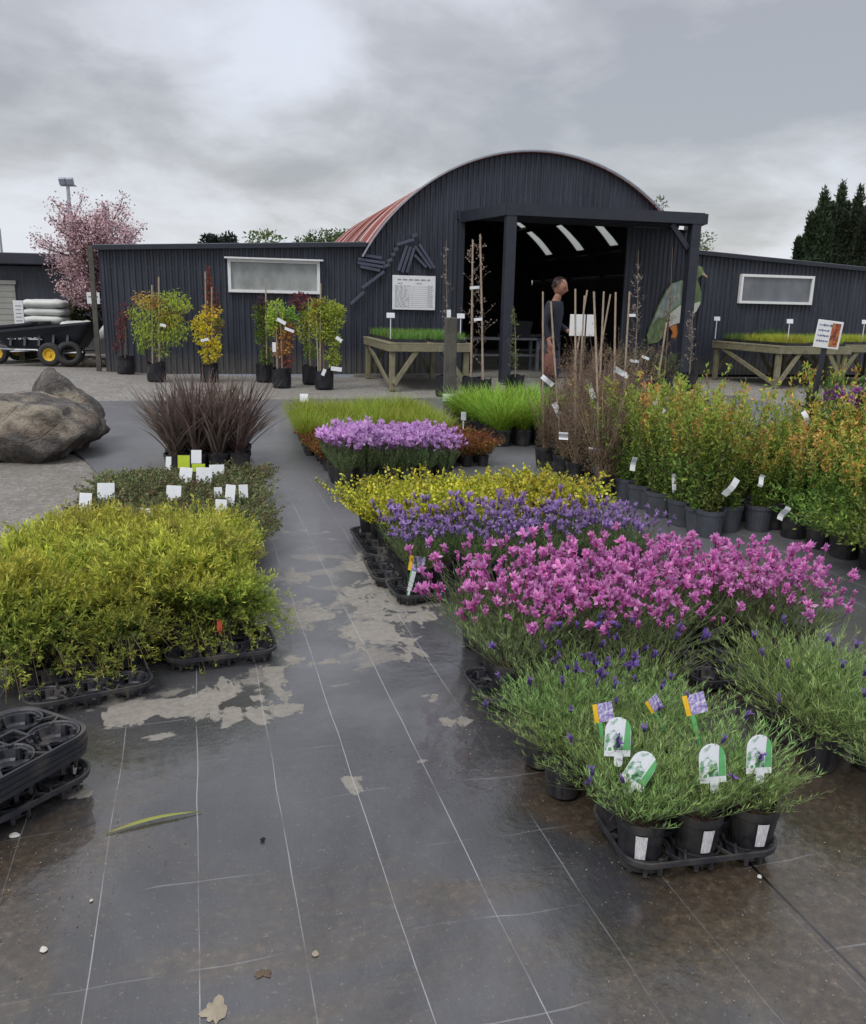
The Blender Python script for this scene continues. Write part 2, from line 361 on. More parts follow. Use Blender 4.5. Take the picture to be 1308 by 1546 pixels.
M['gravel'] = mat_gravel(); M['weedmat'] = mat_weedmat()
def mound(x, y):
    a = SH(-4.2, -.3); return .17 * math.exp(-(((x - a.x) / 3.4) ** 2 + ((y - a.y) / 2.3) ** 2))
def ground_sheet():
    mb = MB()
    xs = np.concatenate([[-260, -120, -60, -30], np.linspace(-18, 18, 73), [30, 60, 120, 260]])
    ys = np.concatenate([[-60, -20, -5], np.linspace(0, 26, 53), [40, 70, 140, 400]])
    V = []
    for y in ys:
        for x in xs:
            z = mound(x, y)
            if -18 <= x <= 18 and 0 <= y <= 26: z += .012 * (mnoise.noise(Vector((x * .9, y * .9, 3))))- .012
            V.append((x, y, z))
    n = len(xs); q = [(j * n + i, j * n + i + 1, (j + 1) * n + i + 1, (j + 1) * n + i) for j in range(len(ys) - 1) for i in range(n - 1)]
    mb.add(V, q); return link('ground', mb.mesh('ground', M['gravel'], True))
tag(ground_sheet(), kind='structure')
def mat_sheet():
    mb = MB(); left = []
    ss = np.linspace(-1.5, 13.6, 152)
    for s in ss:
        l = -.82 - (min(3.0, .2 * (s - 7.4) ** 1.5) if s > 7.4 else 0)
        l += .03 * mnoise.noise(Vector((s * 1.3, 0, 0))) + .012 * mnoise.noise(Vector((s * 6, 4, 0)))
        left.append(l)
    V = []; nx = 41
    for s, l in zip(ss, left):
        for i in range(nx):
            t = l + (9.5 - l) * (i / (nx - 1)) ** 1.6
            z = .006 + .0035 * mnoise.noise(Vector((t * 2.2, s * 1.6, 1)))
            V.append((t, s, z))
    q = [(j * nx + i, j * nx + i + 1, (j + 1) * nx + i + 1, (j + 1) * nx + i) for j in range(len(ss) - 1) for i in range(nx - 1)]
    mb.add(V, q)
    o = link('weed_mat_path', mb.mesh('weed_mat_path', M['weedmat'], True), rz=MAT_ANG)
    return o
tag(mat_sheet(), kind='structure')

# ------------------------------------------------------------------ shed
def mat_black_tin():
    m, nt, p, out = newmat('black_painted_tin'); o = coord(nt)
    n1 = noise_(nt, mapping(nt, o, (1.2, 1.2, .35)), 1.4, 5, .6); n2 = noise_(nt, mapping(nt, o, (9, 9, .6)), 2, 4, .6)
    c = ramp_(nt, n1, [(.3, lin(38, 43, 53)), (.7, lin(56, 61, 72))])
    c = mix_(nt, ramp_(nt, n2, [(.45, 0.0), (.75, .5)]), c, lin(78, 82, 96))
    sz = nt.nodes.new('ShaderNodeSeparateXYZ'); nt.links.new(o, sz.inputs[0])
    splash = math_(nt, 'MULTIPLY', math_(nt, 'SUBTRACT', 1.0, sstep(nt, math_(nt, 'ADD', sz.outputs[2], math_(nt, 'MULTIPLY', noise_(nt, o, 3, 5), -.5)), -.1, .35)), .5)
    c = mix_(nt, splash, c, lin(98, 94, 88))
    lap = math_(nt, 'ABSOLUTE', math_(nt, 'SUBTRACT', math_(nt, 'FRACT', math_(nt, 'DIVIDE', sz.outputs[0], .805)), .5))
    c = mix_(nt, math_(nt, 'MULTIPLY', math_(nt, 'SUBTRACT', 1.0, sstep(nt, lap, .006, .012)), .7), c, lin(16, 18, 24))
    fx = math_(nt, 'POWER', math_(nt, 'ABSOLUTE', math_(nt, 'SUBTRACT', math_(nt, 'FRACT', math_(nt, 'DIVIDE', sz.outputs[0], .23)), .5)), 1.0); fz = math_(nt, 'ABSOLUTE', math_(nt, 'SUBTRACT', math_(nt, 'FRACT', math_(nt, 'DIVIDE', sz.outputs[2], .85)), .5))
    scr = math_(nt, 'MULTIPLY', math_(nt, 'LESS_THAN', fx, .045), math_(nt, 'LESS_THAN', fz, .011))
    c = mix_(nt, math_(nt, 'MULTIPLY', scr, .6), c, lin(120, 124, 134))
    nt.links.new(c, p.inputs['Base Color']); p.inputs['Roughness'].default_value = .5; p.inputs['Specular IOR Level'].default_value = .45
    bump_(nt, noise_(nt, mapping(nt, o, (1, 1, .5)), 1.7, 3), p, .35, .05)
    return m
def mat_roof_red():
    m, nt, p, out = newmat('faded_red_iron'); o = coord(nt)
    n1 = noise_(nt, mapping(nt, o, (.6, 3.5, .6)), 1.2, 5, .65); n2 = noise_(nt, o, 14, 5, .7)
    c = ramp_(nt, n1, [(.25, lin(96, 48, 44)), (.5, lin(134, 66, 58)), (.72, lin(168, 112, 102))])
    sy_ = nt.nodes.new('ShaderNodeSeparateXYZ'); nt.links.new(o, sy_.inputs[0]); fy_ = math_(nt, 'ABSOLUTE', math_(nt, 'SUBTRACT', math_(nt, 'FRACT', math_(nt, 'DIVIDE', sy_.outputs[1], 1.55)), .5))
    c = mix_(nt, math_(nt, 'MULTIPLY', math_(nt, 'SUBTRACT', 1.0, sstep(nt, fy_, .06, .10)), .8), c, lin(206, 190, 186))
    c = mix_(nt, ramp_(nt, n2, [(.45, 0.0), (.75, .5)]), c, lin(92, 62, 54))
    nt.links.new(c, p.inputs['Base Color']); p.inputs['Roughness'].default_value = .65
    return m
def mat_timber(name, a, b, green=.35):
    m, nt, p, out = newmat(name); o = coord(nt)
    n1 = noise_(nt, o, 6, 6, .65, 1.0); n2 = noise_(nt, o, 2.0, 4)
    c = ramp_(nt, n1, [(.3, a), (.7, b)])
    c = mix_(nt, ramp_(nt, n2, [(.4, 0.0), (.7, green)]), c, lin(112, 116, 78))
    nt.links.new(c, p.inputs['Base Color']); p.inputs['Roughness'].default_value = .8
    bump_(nt, n1, p, .3, .01); return m
M['tin'] = mat_black_tin(); M['roofred'] = mat_roof_red()
M['timber'] = mat_timber('weathered_timber', lin(100, 97, 80), lin(142, 136, 112))
M['oldpost'] = mat_timber('dark_old_timber', lin(62, 60, 58), lin(92, 88, 82), .1)
M['blackpaint'] = simple('black_paint', lin(40, 43, 54), .5, .2, 6)
M['dark'] = simple('dark_and_interior_shade', lin(22, 24, 32), .85, .3, 3)  # near-black; puts the low light inside the shed into surface colour
M['concrete'] = simple('concrete', lin(120, 118, 112), .9, .2, 4, bump=.2)
M['whiteframe'] = simple('white_frame', lin(225, 226, 228), .5, .05, 8)
M['edge'] = simple('galvanised_edge', lin(150, 156, 168), .45, .15, 6)
def glassmat(name, c, rough, spec):
    m, nt, p, out = newmat(name); o = coord(nt)
    n = noise_(nt, mapping(nt, o, (2.2, 1, 1.4)), 1.3, 3, .5)
    c2 = tuple(x * .6 for x in c); nt.links.new(ramp_(nt, n, [(.35, c2), (.65, c)]), p.inputs['Base Color'])
    p.inputs['Roughness'].default_value = rough; p.inputs['Specular IOR Level'].default_value = spec; return m
M['glassfrost'] = glassmat('clouded_glass', lin(160, 166, 164), .25, .6)
M['glassrefl'] = glassmat('glass_painted_reflection', lin(104, 110, 116), .04, .9)  # grey reflection with dark silhouettes painted into the pane colour

RC, RZ, RR = 6.8, .35, 4.35          # barrel centre, height, radius
SHL = 10.6                            # barrel length
OPX0, OPX1, OPZ = 5.12, 8.95, 3.32
def corr(x, per=.115, amp=.012):
    f = (x / per) % 1.0
    return amp * (1 if f < .35 else -1 if .5 <= f < .85 else (1 - 2 * (f - .35) / .15) if f < .5 else (-1 + 2 * (f - .85) / .15))
def topz(lx):
    arc = RZ + math.sqrt(max(0, RR * RR - (lx - RC) ** 2)) if abs(lx - RC) < RR else 0
    if lx <= 3.3: return max(2.5 + (lx + 2.17) * .047, arc if lx > 3.1 else 0)
    if lx >= 10.3: return max(2.84 - (lx - 10.74) * .052, arc if lx < 10.5 else 0)
    return arc
shed = thing('garden_shed', 'black corrugated barrel roofed shed with side wings and open front porch', 'shed', (W0.x, W0.y, 0), TH)
def build_shed():
    # front wall
    mb = MB(); per = .115; X0, X1 = -2.17, 19.0
    def strip(xa, xb, z0f, z1f, yoff=0.0):
        xs = []; x = xa
        k = math.floor(xa / per)
        while k * per < xb:
            for f in (0, .35, .5, .85):
                xx = (k + f) * per
                if xa < xx < xb: xs.append(xx)
            k += 1
        xs = [xa] + xs + [xb]
        V = []
        for x in xs: V += [(x, yoff + corr(x), z0f(x)), (x, yoff + corr(x), z1f(x))]
        mb.add(V, [(2 * i, 2 * i + 2, 2 * i + 3, 2 * i + 1) for i in range(len(xs) - 1)])
    zb = lambda x: 0.05
    strip(X0, OPX0, zb, topz); strip(OPX0, OPX1, lambda x: OPZ, topz); strip(OPX1, X1, zb, topz)
    link('front_wall', mb.mesh('front_wall', M['tin']), shed)
    # wing side/back walls, so the wings are solid volumes
    for c_, s_ in (((-2.12, 2.6, 1.2), (.06, 5.0, 2.4)), ((.5, 5.1, 1.2), (5.2, .06, 2.4)), ((14.6, 5.1, 1.15), (8.4, .06, 2.3)), ((18.9, 2.6, 1.1), (.06, 5.0, 2.2)), ((RC - 4.0, SHL / 2, 1.3), (.05, SHL - .2, 2.5)), ((RC + 4.0, SHL / 2, 1.3), (.05, SHL - .2, 2.5))):
        mb = MB(); mb.box(c_, s_); link('side_wall', mb.mesh('side_wall', M['tin']), shed)
    # wing roofs
    for xa, xb in ((-2.25, 3.05), (10.55, 19.05)):
        mb = MB(); za, zb_ = (topz(xa + .09), topz(xb - .05)) if xa < 0 else (topz(xa), topz(xb))
        mb.add([(xa, -.1, za + .015), (xb, -.1, zb_ + .015), (xb, 5.2, zb_ - .1), (xa, 5.2, za - .1), (xa, -.1, za - .03), (xb, -.1, zb_ - .03), (xb, 5.2, zb_ - .15), (xa, 5.2, za - .15)],
               [(0, 1, 2, 3), (4, 7, 6, 5), (0, 4, 5, 1), (1, 5, 6, 2), (2, 6, 7, 3), (3, 7, 4, 0)])
        r = link('wing_roof', mb.mesh('wing_roof', M['edge']), shed)
        mb = MB(); mb.bar((xa, -.13, za - .04), (xb, -.13, zb_ - .04), .03, .09)
        link('fascia', mb.mesh('fascia', M['blackpaint']), r)
    # barrel roof with clear strips
    strips = [(2.75, 3.35), (4.95, 5.55), (7.4, 8.0)]; acut = .74
    mb = MB(); sk = []
    a0 = math.asin((2.45 - RZ) / RR); na = 44
    angs = np.linspace(a0, math.pi - a0, na + 1)
    seg = [(-.12, strips[0][0]), (strips[0][1], strips[1][0]), (strips[1][1], strips[2][0]), (strips[2][1], SHL)]
    def vault(mb, ya, yb, dr=0.0, ribs=True, angs=angs):
        ny = max(2, int((yb - ya) / .03)) if ribs else 2
        ys = np.linspace(ya, yb, ny); V = []
        for y in ys:
            r = RR + dr + (.010 * math.sin(y / .1 * 2 * math.pi) if ribs else 0)
            for a in angs: V.append((RC + r * math.cos(a), y, RZ + r * math.sin(a)))
        k = len(angs)
        mb.add(V, [(j * k + i, j * k + i + 1, (j + 1) * k + i + 1, (j + 1) * k + i) for j in range(ny - 1) for i in range(k - 1)])
    for ya, yb in seg: vault(mb, ya, yb)
    for ya, yb in strips: vault(mb, ya, yb, 0, True, [a for a in angs if a <= acut])
    roof = link('barrel_roof', mb.mesh('barrel_roof', M['roofmix']), shed)
    for ya, yb in strips:
        mb = MB(); vault(mb, ya - .02, yb + .02, -.02, False, [a for a in angs if a > acut - .08])
        link('clear_strip', mb.mesh('clear_strip', M['skylight'], True), roof)
    mb = MB(); 
    for a, b in zip(angs[:-1], angs[1:]):
        mb.bar((RC + (RR + .02) * math.cos(a), -.13, RZ + (RR + .02) * math.sin(a)), (RC + (RR + .02) * math.cos(b), -.13, RZ + (RR + .02) * math.sin(b)), .03, .05, up=Vector((0, -1, 0)))
    link('roof_edge', mb.mesh('roof_edge', M['edge']), roof)
    # inside: purlins, ribs, back wall, added shade lining, floor
    mb = MB()
    for a in np.linspace(.35, math.pi - .35, 9):
        r = RR - .12; mb.box((RC + r * math.cos(a), SHL / 2, RZ + r * math.sin(a)), (.14, SHL - .3, .1), M=Matrix.Rotation(-(a - math.pi / 2) if False else (math.pi / 2 - a), 3, 'Y'))
    for y in (2.2, 4.3, 6.6, 8.8):
        for a, b in zip(angs[:-1:2], angs[2::2]):
            r = RR - .24; mb.bar((RC + r * math.cos(a), y, RZ + r * math.sin(a)), (RC + r * math.cos(b), y, RZ + r * math.sin(b)), .08, .1, up=Vector((0, 1, 0)))
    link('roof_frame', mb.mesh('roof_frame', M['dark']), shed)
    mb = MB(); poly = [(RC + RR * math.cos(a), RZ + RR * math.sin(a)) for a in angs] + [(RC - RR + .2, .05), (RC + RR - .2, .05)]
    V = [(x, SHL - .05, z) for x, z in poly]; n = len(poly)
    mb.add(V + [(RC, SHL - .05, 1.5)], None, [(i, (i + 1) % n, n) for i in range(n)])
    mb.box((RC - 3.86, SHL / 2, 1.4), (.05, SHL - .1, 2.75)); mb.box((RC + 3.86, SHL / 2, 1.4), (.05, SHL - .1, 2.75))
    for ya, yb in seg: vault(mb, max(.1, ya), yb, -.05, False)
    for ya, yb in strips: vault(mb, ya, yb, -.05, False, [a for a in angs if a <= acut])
    link('inner_shade_lining', mb.mesh('inner_shade_lining', M['dark']), shed)  # added lining, its near-black colour stands in for the dim interior
    mb = MB(); mb.box((RC, SHL / 2 - .1, .03), (8.0, SHL, .06)); link('shed_floor', mb.mesh('shed_floor', M['concrete']), shed)
    # sliding door, slid open to the right
    mb = MB(); xs = np.arange(8.95, 10.42, .0144)
    V = []
    for x in xs: V += [(x, -.09 + corr(x), .1), (x, -.09 + corr(x), 3.28)]
    mb.add(V, [(2 * i, 2 * i + 2, 2 * i + 3, 2 * i + 1) for i in range(len(xs) - 1)])
    mb.box((8.93, -.075, 1.69), (.05, .06, 3.2)); link('sliding_door', mb.mesh('sliding_door', M['tin']), shed)
    # opening trim
    mb = MB(); mb.box((OPX0 - .03, -.05, 1.68), (.13, .14, 3.26)); mb.box((7.0, -.05, OPZ + .05), (4.0, .12, .18)); link('door_trim', mb.mesh('door_trim', M['blackpaint']), shed)
    # base strip
    mb = MB(); mb.box((1.4, -.045, .02), (7.0, .05, .06)); link('base_strip', mb.mesh('base_strip', M['edge']), shed)
    # windows
    for (xa, xb, za, zb_, g, kind) in ((.26, 2.1, 1.69, 2.34, 'glassfrost', 0), (11.86, 13.82, 1.71, 2.37, 'glassrefl', 1)):
        mb = MB(); w = .058
        for c, s in ((((xa + xb) / 2, -.05, za + w / 2), (xb - xa, .09, w)), (((xa + xb) / 2, -.05, zb_ - w / 2), (xb - xa, .09, w)),
                     ((xa + w / 2, -.05, (za + zb_) / 2), (w, .09, zb_ - za - 2 * w)), ((xb - w / 2, -.05, (za + zb_) / 2), (w, .09, zb_ - za - 2 * w))): mb.box(c, s)
        if kind == 0: mb.box(((xa + xb) / 2, -.1, zb_ + .015), (xb - xa + .12, .2, .03))
        f = link('window', mb.mesh('window_frame', M['whiteframe']), shed)
        mb = MB(); mb.box(((xa + xb) / 2, -.035, (za + zb_) / 2), (xb - xa - 2 * w, .02, zb_ - za - 2 * w)); link('pane', mb.mesh('pane', M[g]), f)
    # porch
    mb = MB(); zf = 3.42
    P = {'a': (5.08, -.1), 'b': (5.5, -1.9), 'c': (9.7, -1.9), 'd': (10.3, -.1)}
    def fas(p, q_, h=.2):
        mb.bar((*p, zf - h / 2), (*q_, zf - h / 2), .07, h)
    fas(P['a'], P['b']); fas((5.46, -1.92), (9.74, -1.92)); fas(P['c'], P['d'])
    porch = link('porch_fascia', mb.mesh('porch_fascia', M['blackpaint']), shed)
    mb = MB(); mb.add([(*P['a'], zf + .02), (*P['b'], zf + .02), (*P['c'], zf + .02), (*P['d'], zf + .02), (*P['a'], zf - .02), (*P['b'], zf - .02), (*P['c'], zf - .02), (*P['d'], zf - .02)],
                      [(0, 1, 2, 3), (4, 7, 6, 5), (0, 4, 5, 1), (1, 5, 6, 2), (2, 6, 7, 3), (3, 7, 4, 0)])
    for y in (-.5, -1.0, -1.5): mb.box((7.7, y, zf - .09), (4.4, .06, .13))
    link('porch_roof', mb.mesh('porch_roof', M['blackpaint']), shed)
    for px_, w in ((5.58, .2), (9.52, .2)):
        mb = MB(); mb.box((px_, -1.84, 1.63), (w, .2, 3.2), bev=.012); 
        link('porch_post', mb.mesh('porch_post', M['blackpaint']), shed)
    mb = MB(); mb.bar((9.4, -1.84, 2.75), (9.0, -1.84, 3.2), .06, .1); link('post_brace', mb.mesh('post_brace', M['blackpaint']), shed)
    mb = MB(); mb.box((-2.3, -.02, 1.25), (.09, .1, 2.5)); link('corner_post', mb.mesh('corner_post', M['oldpost']), shed)
def mat_roofmix():
    return M['roofred']
M['roofmix'] = mat_roofmix()
m, nt, p, out = newmat('clear_roof_sheet')
tr = nt.nodes.new('ShaderNodeBsdfTranslucent'); tr.inputs[0].default_value = (.62, .64, .6, 1)
p.inputs['Base Color'].default_value = (.55, .56, .54, 1); p.inputs['Roughness'].default_value = .4
mx = nt.nodes.new('ShaderNodeMixShader'); mx.inputs[0].default_value = .6
nt.links.new(p.outputs[0], mx.inputs[1]); nt.links.new(tr.outputs[0], mx.inputs[2]); nt.links.new(mx.outputs[0], out.inputs[0])
M['skylight'] = m
build_shed()
# ------------------------------------------------------------------ wall art, board, tables
def onwall(name, label, cat, px, py, off=-.06):
    lx, z = wall(px, py, off); return thing(name, label, cat, SH(lx, off, z), TH), lx, z
def price_board():
    t, lx, z = onwall('notice_board', 'white price notice board on black wall beside shed opening', 'notice board', 625, 442, -.05)
    mb = MB(); mb.box((0, -.01, 0), (.93, .02, .70), bev=.004); link('panel', mb.mesh('panel', M['white']), t)
    mb = MB(); g = random.Random(3)
    def words(y, h, x0, x1, wmin, wmax, gap):
        x = x0
        while x < x1:
            w = g.uniform(wmin, wmax); 
            if x + w > x1: break
            mb.box((x + w / 2, -.022, y), (w, .003, h)); x += w + gap
    words(.265, .03, -.36, .38, .06, .14, .03); words(.19, .02, -.36, -.22, .03, .06, .012); words(.19, .02, .05, .2, .03, .06, .012)
    for k in range(11): 
        y = .14 - k * .042
        mb.box((0, -.0215, y - .02), (.84, .002, .005))
        words(y, .011, -.41, -.08, .03, .09, .03); words(y, .011, .3, .42, .02, .05, .02)
    mb.box((-.11, -.0215, -.16), (.006, .002, .3)); mb.box((-.04, -.0215, -.16), (.004, .002, .3))
    link('faded_print', mb.mesh('faded_print', M['print']), t)
M['print'] = simple('faded_print', lin(150, 152, 158), .7, .1)
price_board()
def wall_bird():
    # batten bird: pieces given in photo pixels, laid on the wall
    t = thing('wall_bird_sculpture', 'slatted black bird sculpture made of battens on the black wall', 'wall art', SH(0, -.045, 0), TH)
    def pc(x, y): return wall(520 + x * 160 / 1308, 350 + y * 160 / 1308, -.045)
    def group(name, segs, w=.06):
        mb = MB()
        for (x0, y0, x1, y1) in segs:
            a, b = pc(x0, y0), pc(x1, y1)
            mb.bar((a[0], -.03, a[1]), (b[0], -.03, b[1]), .05, w, up=Vector((0, 0, 1)) if abs(a[0] - b[0]) > .05 else Vector((0, 0, 1)), bev=.006)
        link(name, mb.mesh(name, M['batten']), t)
    group('head', [(215, 285, 460, 325), (165, 335, 500, 388), (160, 382, 500, 440), (195, 430, 440, 480)])
    group('beak', [(75, 895, 245, 740), (215, 700, 490, 490)], .06)
    group('body', [(470, 440, 555, 405), (525, 370, 590, 340), (575, 295, 625, 270), (605, 230, 665, 205), (645, 160, 860, 95), (830, 60, 900, 35)], .065)
    group('wing', [(665, 480, 770, 170), (712, 505, 815, 185), (768, 505, 860, 200)], .06)
    group('tail', [(870, 180, 1070, 455), (925, 160, 1110, 450), (865, 290, 1010, 440)], .06)
M['batten'] = simple('batten_paint', lin(70, 76, 92), .5, .15, 8)
wall_bird()
def wall_pigeon():
    t = thing('wood_pigeon_cutout', 'painted green and white wood pigeon cutout mounted on the black wall behind porch post', 'wall art', SH(0, -.13, 0), TH)
    def pc(x, y): return wall(960 + x * 140 / 984, 380 + y * 220 / 1546, -.13)
    def piece(name, pts, mat, d):
        Mx = Matrix(((1, 0, 0, 0), (0, 0, 1, 0), (0, 1, 0, 0), (0, 0, 0, 1)))
        mb = MB(); mb.prism([pc(*p) for p in pts], -.02 - d, .02 - d if d == 0 else -.018, M=Mx); link(name, mb.mesh(name, mat), t)
    piece('body', [(488, 300), (380, 335), (330, 400), (270, 500), (215, 630), (160, 770), (118, 880), (128, 980), (230, 960), (300, 890), (340, 800), (430, 760), (520, 745), (580, 680), (640, 630), (690, 540), (695, 440), (680, 380), (655, 310), (655, 280), (700, 245), (752, 278), (762, 266), (718, 215), (705, 165), (660, 145), (610, 152), (600, 260), (585, 330), (545, 330)], M['pgreen'], 0)
    piece('breast', [(345, 800), (430, 760), (520, 745), (580, 680), (640, 630), (682, 545), (672, 528), (620, 548), (578, 510), (520, 560), (470, 570), (400, 620), (330, 690)], M['pwhite'], .008)
    piece('wing', [(480, 306), (385, 340), (340, 400), (275, 510), (225, 620), (170, 770), (230, 700), (290, 700), (350, 640), (420, 580), (470, 540)], M['pwing'], .012)
    piece('beak', [(700, 240), (752, 275), (760, 264), (718, 218)], M['pbeak'], .006)
    piece('foot', [(350, 800), (430, 770), (440, 860), (420, 920), (370, 905), (390, 850)], M['porange'], .006)
def feathered(name, a, b, c_):
    m, nt, p, out = newmat(name); o = coord(nt)
    v = nt.nodes.new('ShaderNodeTexVoronoi'); v.inputs['Scale'].default_value = 1.0; nt.links.new(mapping(nt, o, (13, 13, 5), (0, R(28), 0)), v.inputs['Vector'])
    c = ramp_(nt, v.outputs['Distance'], [(.1, a), (.45, b), (.8, c_)]); n = noise_(nt, o, 2.2, 4)
    c = mix_(nt, ramp_(nt, n, [(.42, 0.0), (.62, .6)]), c, c_); nt.links.new(c, p.inputs['Base Color']); p.inputs['Roughness'].default_value = .65; return m
M['pgreen'] = feathered('painted_green', lin(152, 166, 124), lin(118, 138, 92), lin(92, 112, 74)); M['pwhite'] = simple('painted_white', lin(208, 208, 196), .6, .08, 5)
M['pwing'] = feathered('painted_wing', lin(188, 194, 178), lin(152, 162, 146), lin(124, 142, 138)); M['pbeak'] = simple('painted_beak', lin(176, 150, 130), .6, .1); M['porange'] = simple('painted_orange', lin(196, 122, 48), .6, .25, 6)
wall_pigeon()

def strip_label(mb, c, w, h, M_=None): mb.box(c, (w, .004, h))
M['grass_dark'] = None
def seedling_mesh(nm, L, Wd, n, h, c0, c1, seed, w=.006, spread=.35):
    g = np.random.default_rng(seed); mb = MB()
    P = np.stack([g.uniform(-L / 2, L / 2, n), g.uniform(-Wd / 2, Wd / 2, n), np.full(n, .05)], 1)
    D = np.stack([g.normal(0, spread, n), g.normal(0, spread, n), np.ones(n)], 1)
    k = g.random((n, 1)); C = np.array(c0) * (1 - k) + np.array(c1) * k
    mb.blades(P, D, h * g.uniform(.65, 1.15, n), w, g.uniform(.1, .5, n), C, g, 3)
    return mb.mesh(nm, M['leaf'])
def seed_tray_mesh(L, Wd):
    mb = MB(); h = .055
    for sx in (-1, 1): mb.box((sx * (L / 2 - .008), 0, h / 2), (.016, Wd, h))
    for sy in (-1, 1): mb.box((0, sy * (Wd / 2 - .008), h / 2), (L - .032, .016, h))
    nx = 6
    for i in range(1, nx): mb.box((-L / 2 + i * L / nx, 0, h / 2 - .004), (.012, Wd - .034, h - .012))
    mb.box((0, 0, .012), (L - .034, Wd - .034, .02))
    for i in range(nx):
        for sy in (-1, 1): mb.box((-L / 2 + (i + .5) * L / nx, sy * (Wd / 2 + .001), .022), (L / nx * .55, .006, .03))
    return mb.mesh('seed_tray', M['pot'])
def table(name, label, lx0, lx1, off0, off1, zt):
    t = thing(name, label, 'table', SH((lx0 + lx1) / 2, (off0 + off1) / 2, 0), TH)
    Lx, Ly = lx1 - lx0, off1 - off0; mb = MB(); n = max(4, int(Ly / .16))
    for i in range(n):
        y = -Ly / 2 + (i + .5) * Ly / n; mb.box((0, y, zt - .02), (Lx, Ly / n - .012, .04), bev=.006)
    link('table_top', mb.mesh('table_top', M['timber']), t)
    mb = MB()
    for sy in (-1, 1): mb.box((0, sy * (Ly / 2 - .03), zt - .1), (Lx - .02, .05, .12), bev=.006)
    for sx in (-1, 1): mb.box((sx * (Lx / 2 - .03), 0, zt - .1), (.05, Ly - .12, .12), bev=.006)
    link('apron', mb.mesh('apron', M['timber']), t)
    xs = [-Lx / 2 + .09, Lx / 2 - .09] if Lx < 2.4 else [-Lx / 2 + .09, 0, Lx / 2 - .09]
    for x in xs:
        for sy in (-1, 1):
            mb = MB(); mb.box((x, sy * (Ly / 2 - .12), (zt - .16) / 2), (.1, .1, zt - .16), bev=.01); link('leg', mb.mesh('leg', M['timber']), t)
            mb = MB(); d = -1 if x > -Lx / 4 else 1
            mb.bar((x + d * .02, sy * (Ly / 2 - .05), .12 + .0), (x + d * .45, sy * (Ly / 2 - .05), zt - .12), .04, .09, bev=.006); link('brace', mb.mesh('brace', M['timber']), t)
    for sx in (-1, 1):
        mb = MB(); mb.bar((sx * (Lx / 2 - .05), -Ly / 2 + .16, .1), (sx * (Lx / 2 - .05), Ly / 2 - .3, zt - .12), .04, .08); link('brace', mb.mesh('brace', M['timber']), t)
    return t
ZT = .86
a = toSH = lambda p: ((p.x - W0.x) * math.cos(TH) + (p.y - W0.y) * math.sin(TH), -(p.x - W0.x) * math.sin(TH) + (p.y - W0.y) * math.cos(TH))
lA = toSH(gnd(592, 590)); lB = toSH(gnd(1184, 591))
TLx0, TLo = lA[0] - .09, lA[1] - .12
TRx1, TRo = 12.75, -2.95
table('plant_bench', 'weathered timber bench of green seedlings in front of notice board', TLx0, TLx0 + 1.55, TLo, -.35, ZT)
TRx0 = 11.02
table('plant_bench', 'weathered timber bench of yellow green seedlings under right shed window', TRx0, TRx1, TRo, -.45, ZT)
table('plant_bench', 'timber bench of seedlings at far right, cut by photo edge', TRx1 + .06, TRx1 + 2.5, -2.45, -.45, ZT + .02)
tm = seed_tray_mesh(.6, .36)
sd = [seedling_mesh('seedlings', .58, .34, 520, .19, lin(76, 112, 44), lin(126, 156, 74), 11 + k) for k in range(2)]
sy_ = [seedling_mesh('seedlings', .58, .34, 520, .21, lin(138, 156, 44), lin(188, 192, 74), 21 + k) for k in range(2)]
st_ = [seedling_mesh('seedlings', .58, .34, 520, .32, lin(62, 96, 40), lin(96, 132, 52), 31 + k) for k in range(2)]
def trays(lx0, lx1, o0, o1, zt, kinds, where, group):
    nx = int((lx1 - lx0) / .62); ny = int((o1 - o0) / .38)
    for j in range(ny):
        for i in range(nx):
            k = kinds(i, j, nx, ny)
            word = {'d': 'dark green', 'y': 'yellow green', 't': 'tall dark green'}[k]
            rowt = 'front row' if j == 0 else ORD[j + 1] + ' row'
            t = thing('seedling_tray', f'black tray of {word} seedlings, {ORD[i+1]} from left, {rowt} on {where}', 'seedling tray', SH(lx0 + (i + .5) * (lx1 - lx0) / nx, o0 + .2 + j * .385, zt + .002), TH + random.uniform(-.02, .02), group)
            link('tray', tm, t); link('seedlings', random.choice({'d': sd, 'y': sy_, 't': st_}[k]), t, loc=(0, 0, 0), rz=random.choice((0, math.pi)))
trays(TLx0 + .04, TLx0 + 1.5, TLo + .02, -.45, ZT, lambda i, j, nx, ny: 'd', 'bench by notice board', 'seedling trays on the left bench')
trays(TRx0 + .05, TRx1 - .05, TRo + .02, -.6, ZT, lambda i, j, nx, ny: ('d' if i == 0 and j > 3 else 't' if (j > 4 and i < 2) else 'y'), 'right bench', 'seedling trays on the right bench')
trays(TRx1 + .1, TRx1 + 2.4, -2.42, -.6, ZT + .02, lambda i, j, nx, ny: 'y' if j < 3 else 'd', 'far right bench', 'seedling trays on the far right bench')
def stick_label(name, label, p, h, w, lh, group=None, rz=0.0, tilt=-.15):
    t = thing(name, label, 'plant label', p, rz, group)
    mb = MB(); mb.box((0, 0, h / 2), (.016, .006, h)); link('stalk', mb.mesh('stalk', M['tagwhite']), t)
    mb = MB(); mb.box((0, -.006, h + lh / 2 - .02), (w, .006, lh), M=Matrix.Rotation(tilt, 3, 'X'), bev=.003); link('card', mb.mesh('card', M['tagwhite']), t)
    return t
def bench_label(px, py, off, label, z0=ZT + .05, w=.15, lh=.09):
    lx, z = wall(px, py, off); stick_label('bench_label', label, SH(lx, off, z0), z - z0 - lh / 2 + .02, w, lh, 'white labels standing in bench seedlings', TH)
bench_label(590, 476, TLo + .3, 'white label standing in seedlings on left bench below notice board')
bench_label(696, 477, TLo + .9, 'white label on left bench beside tall staked bare trees')
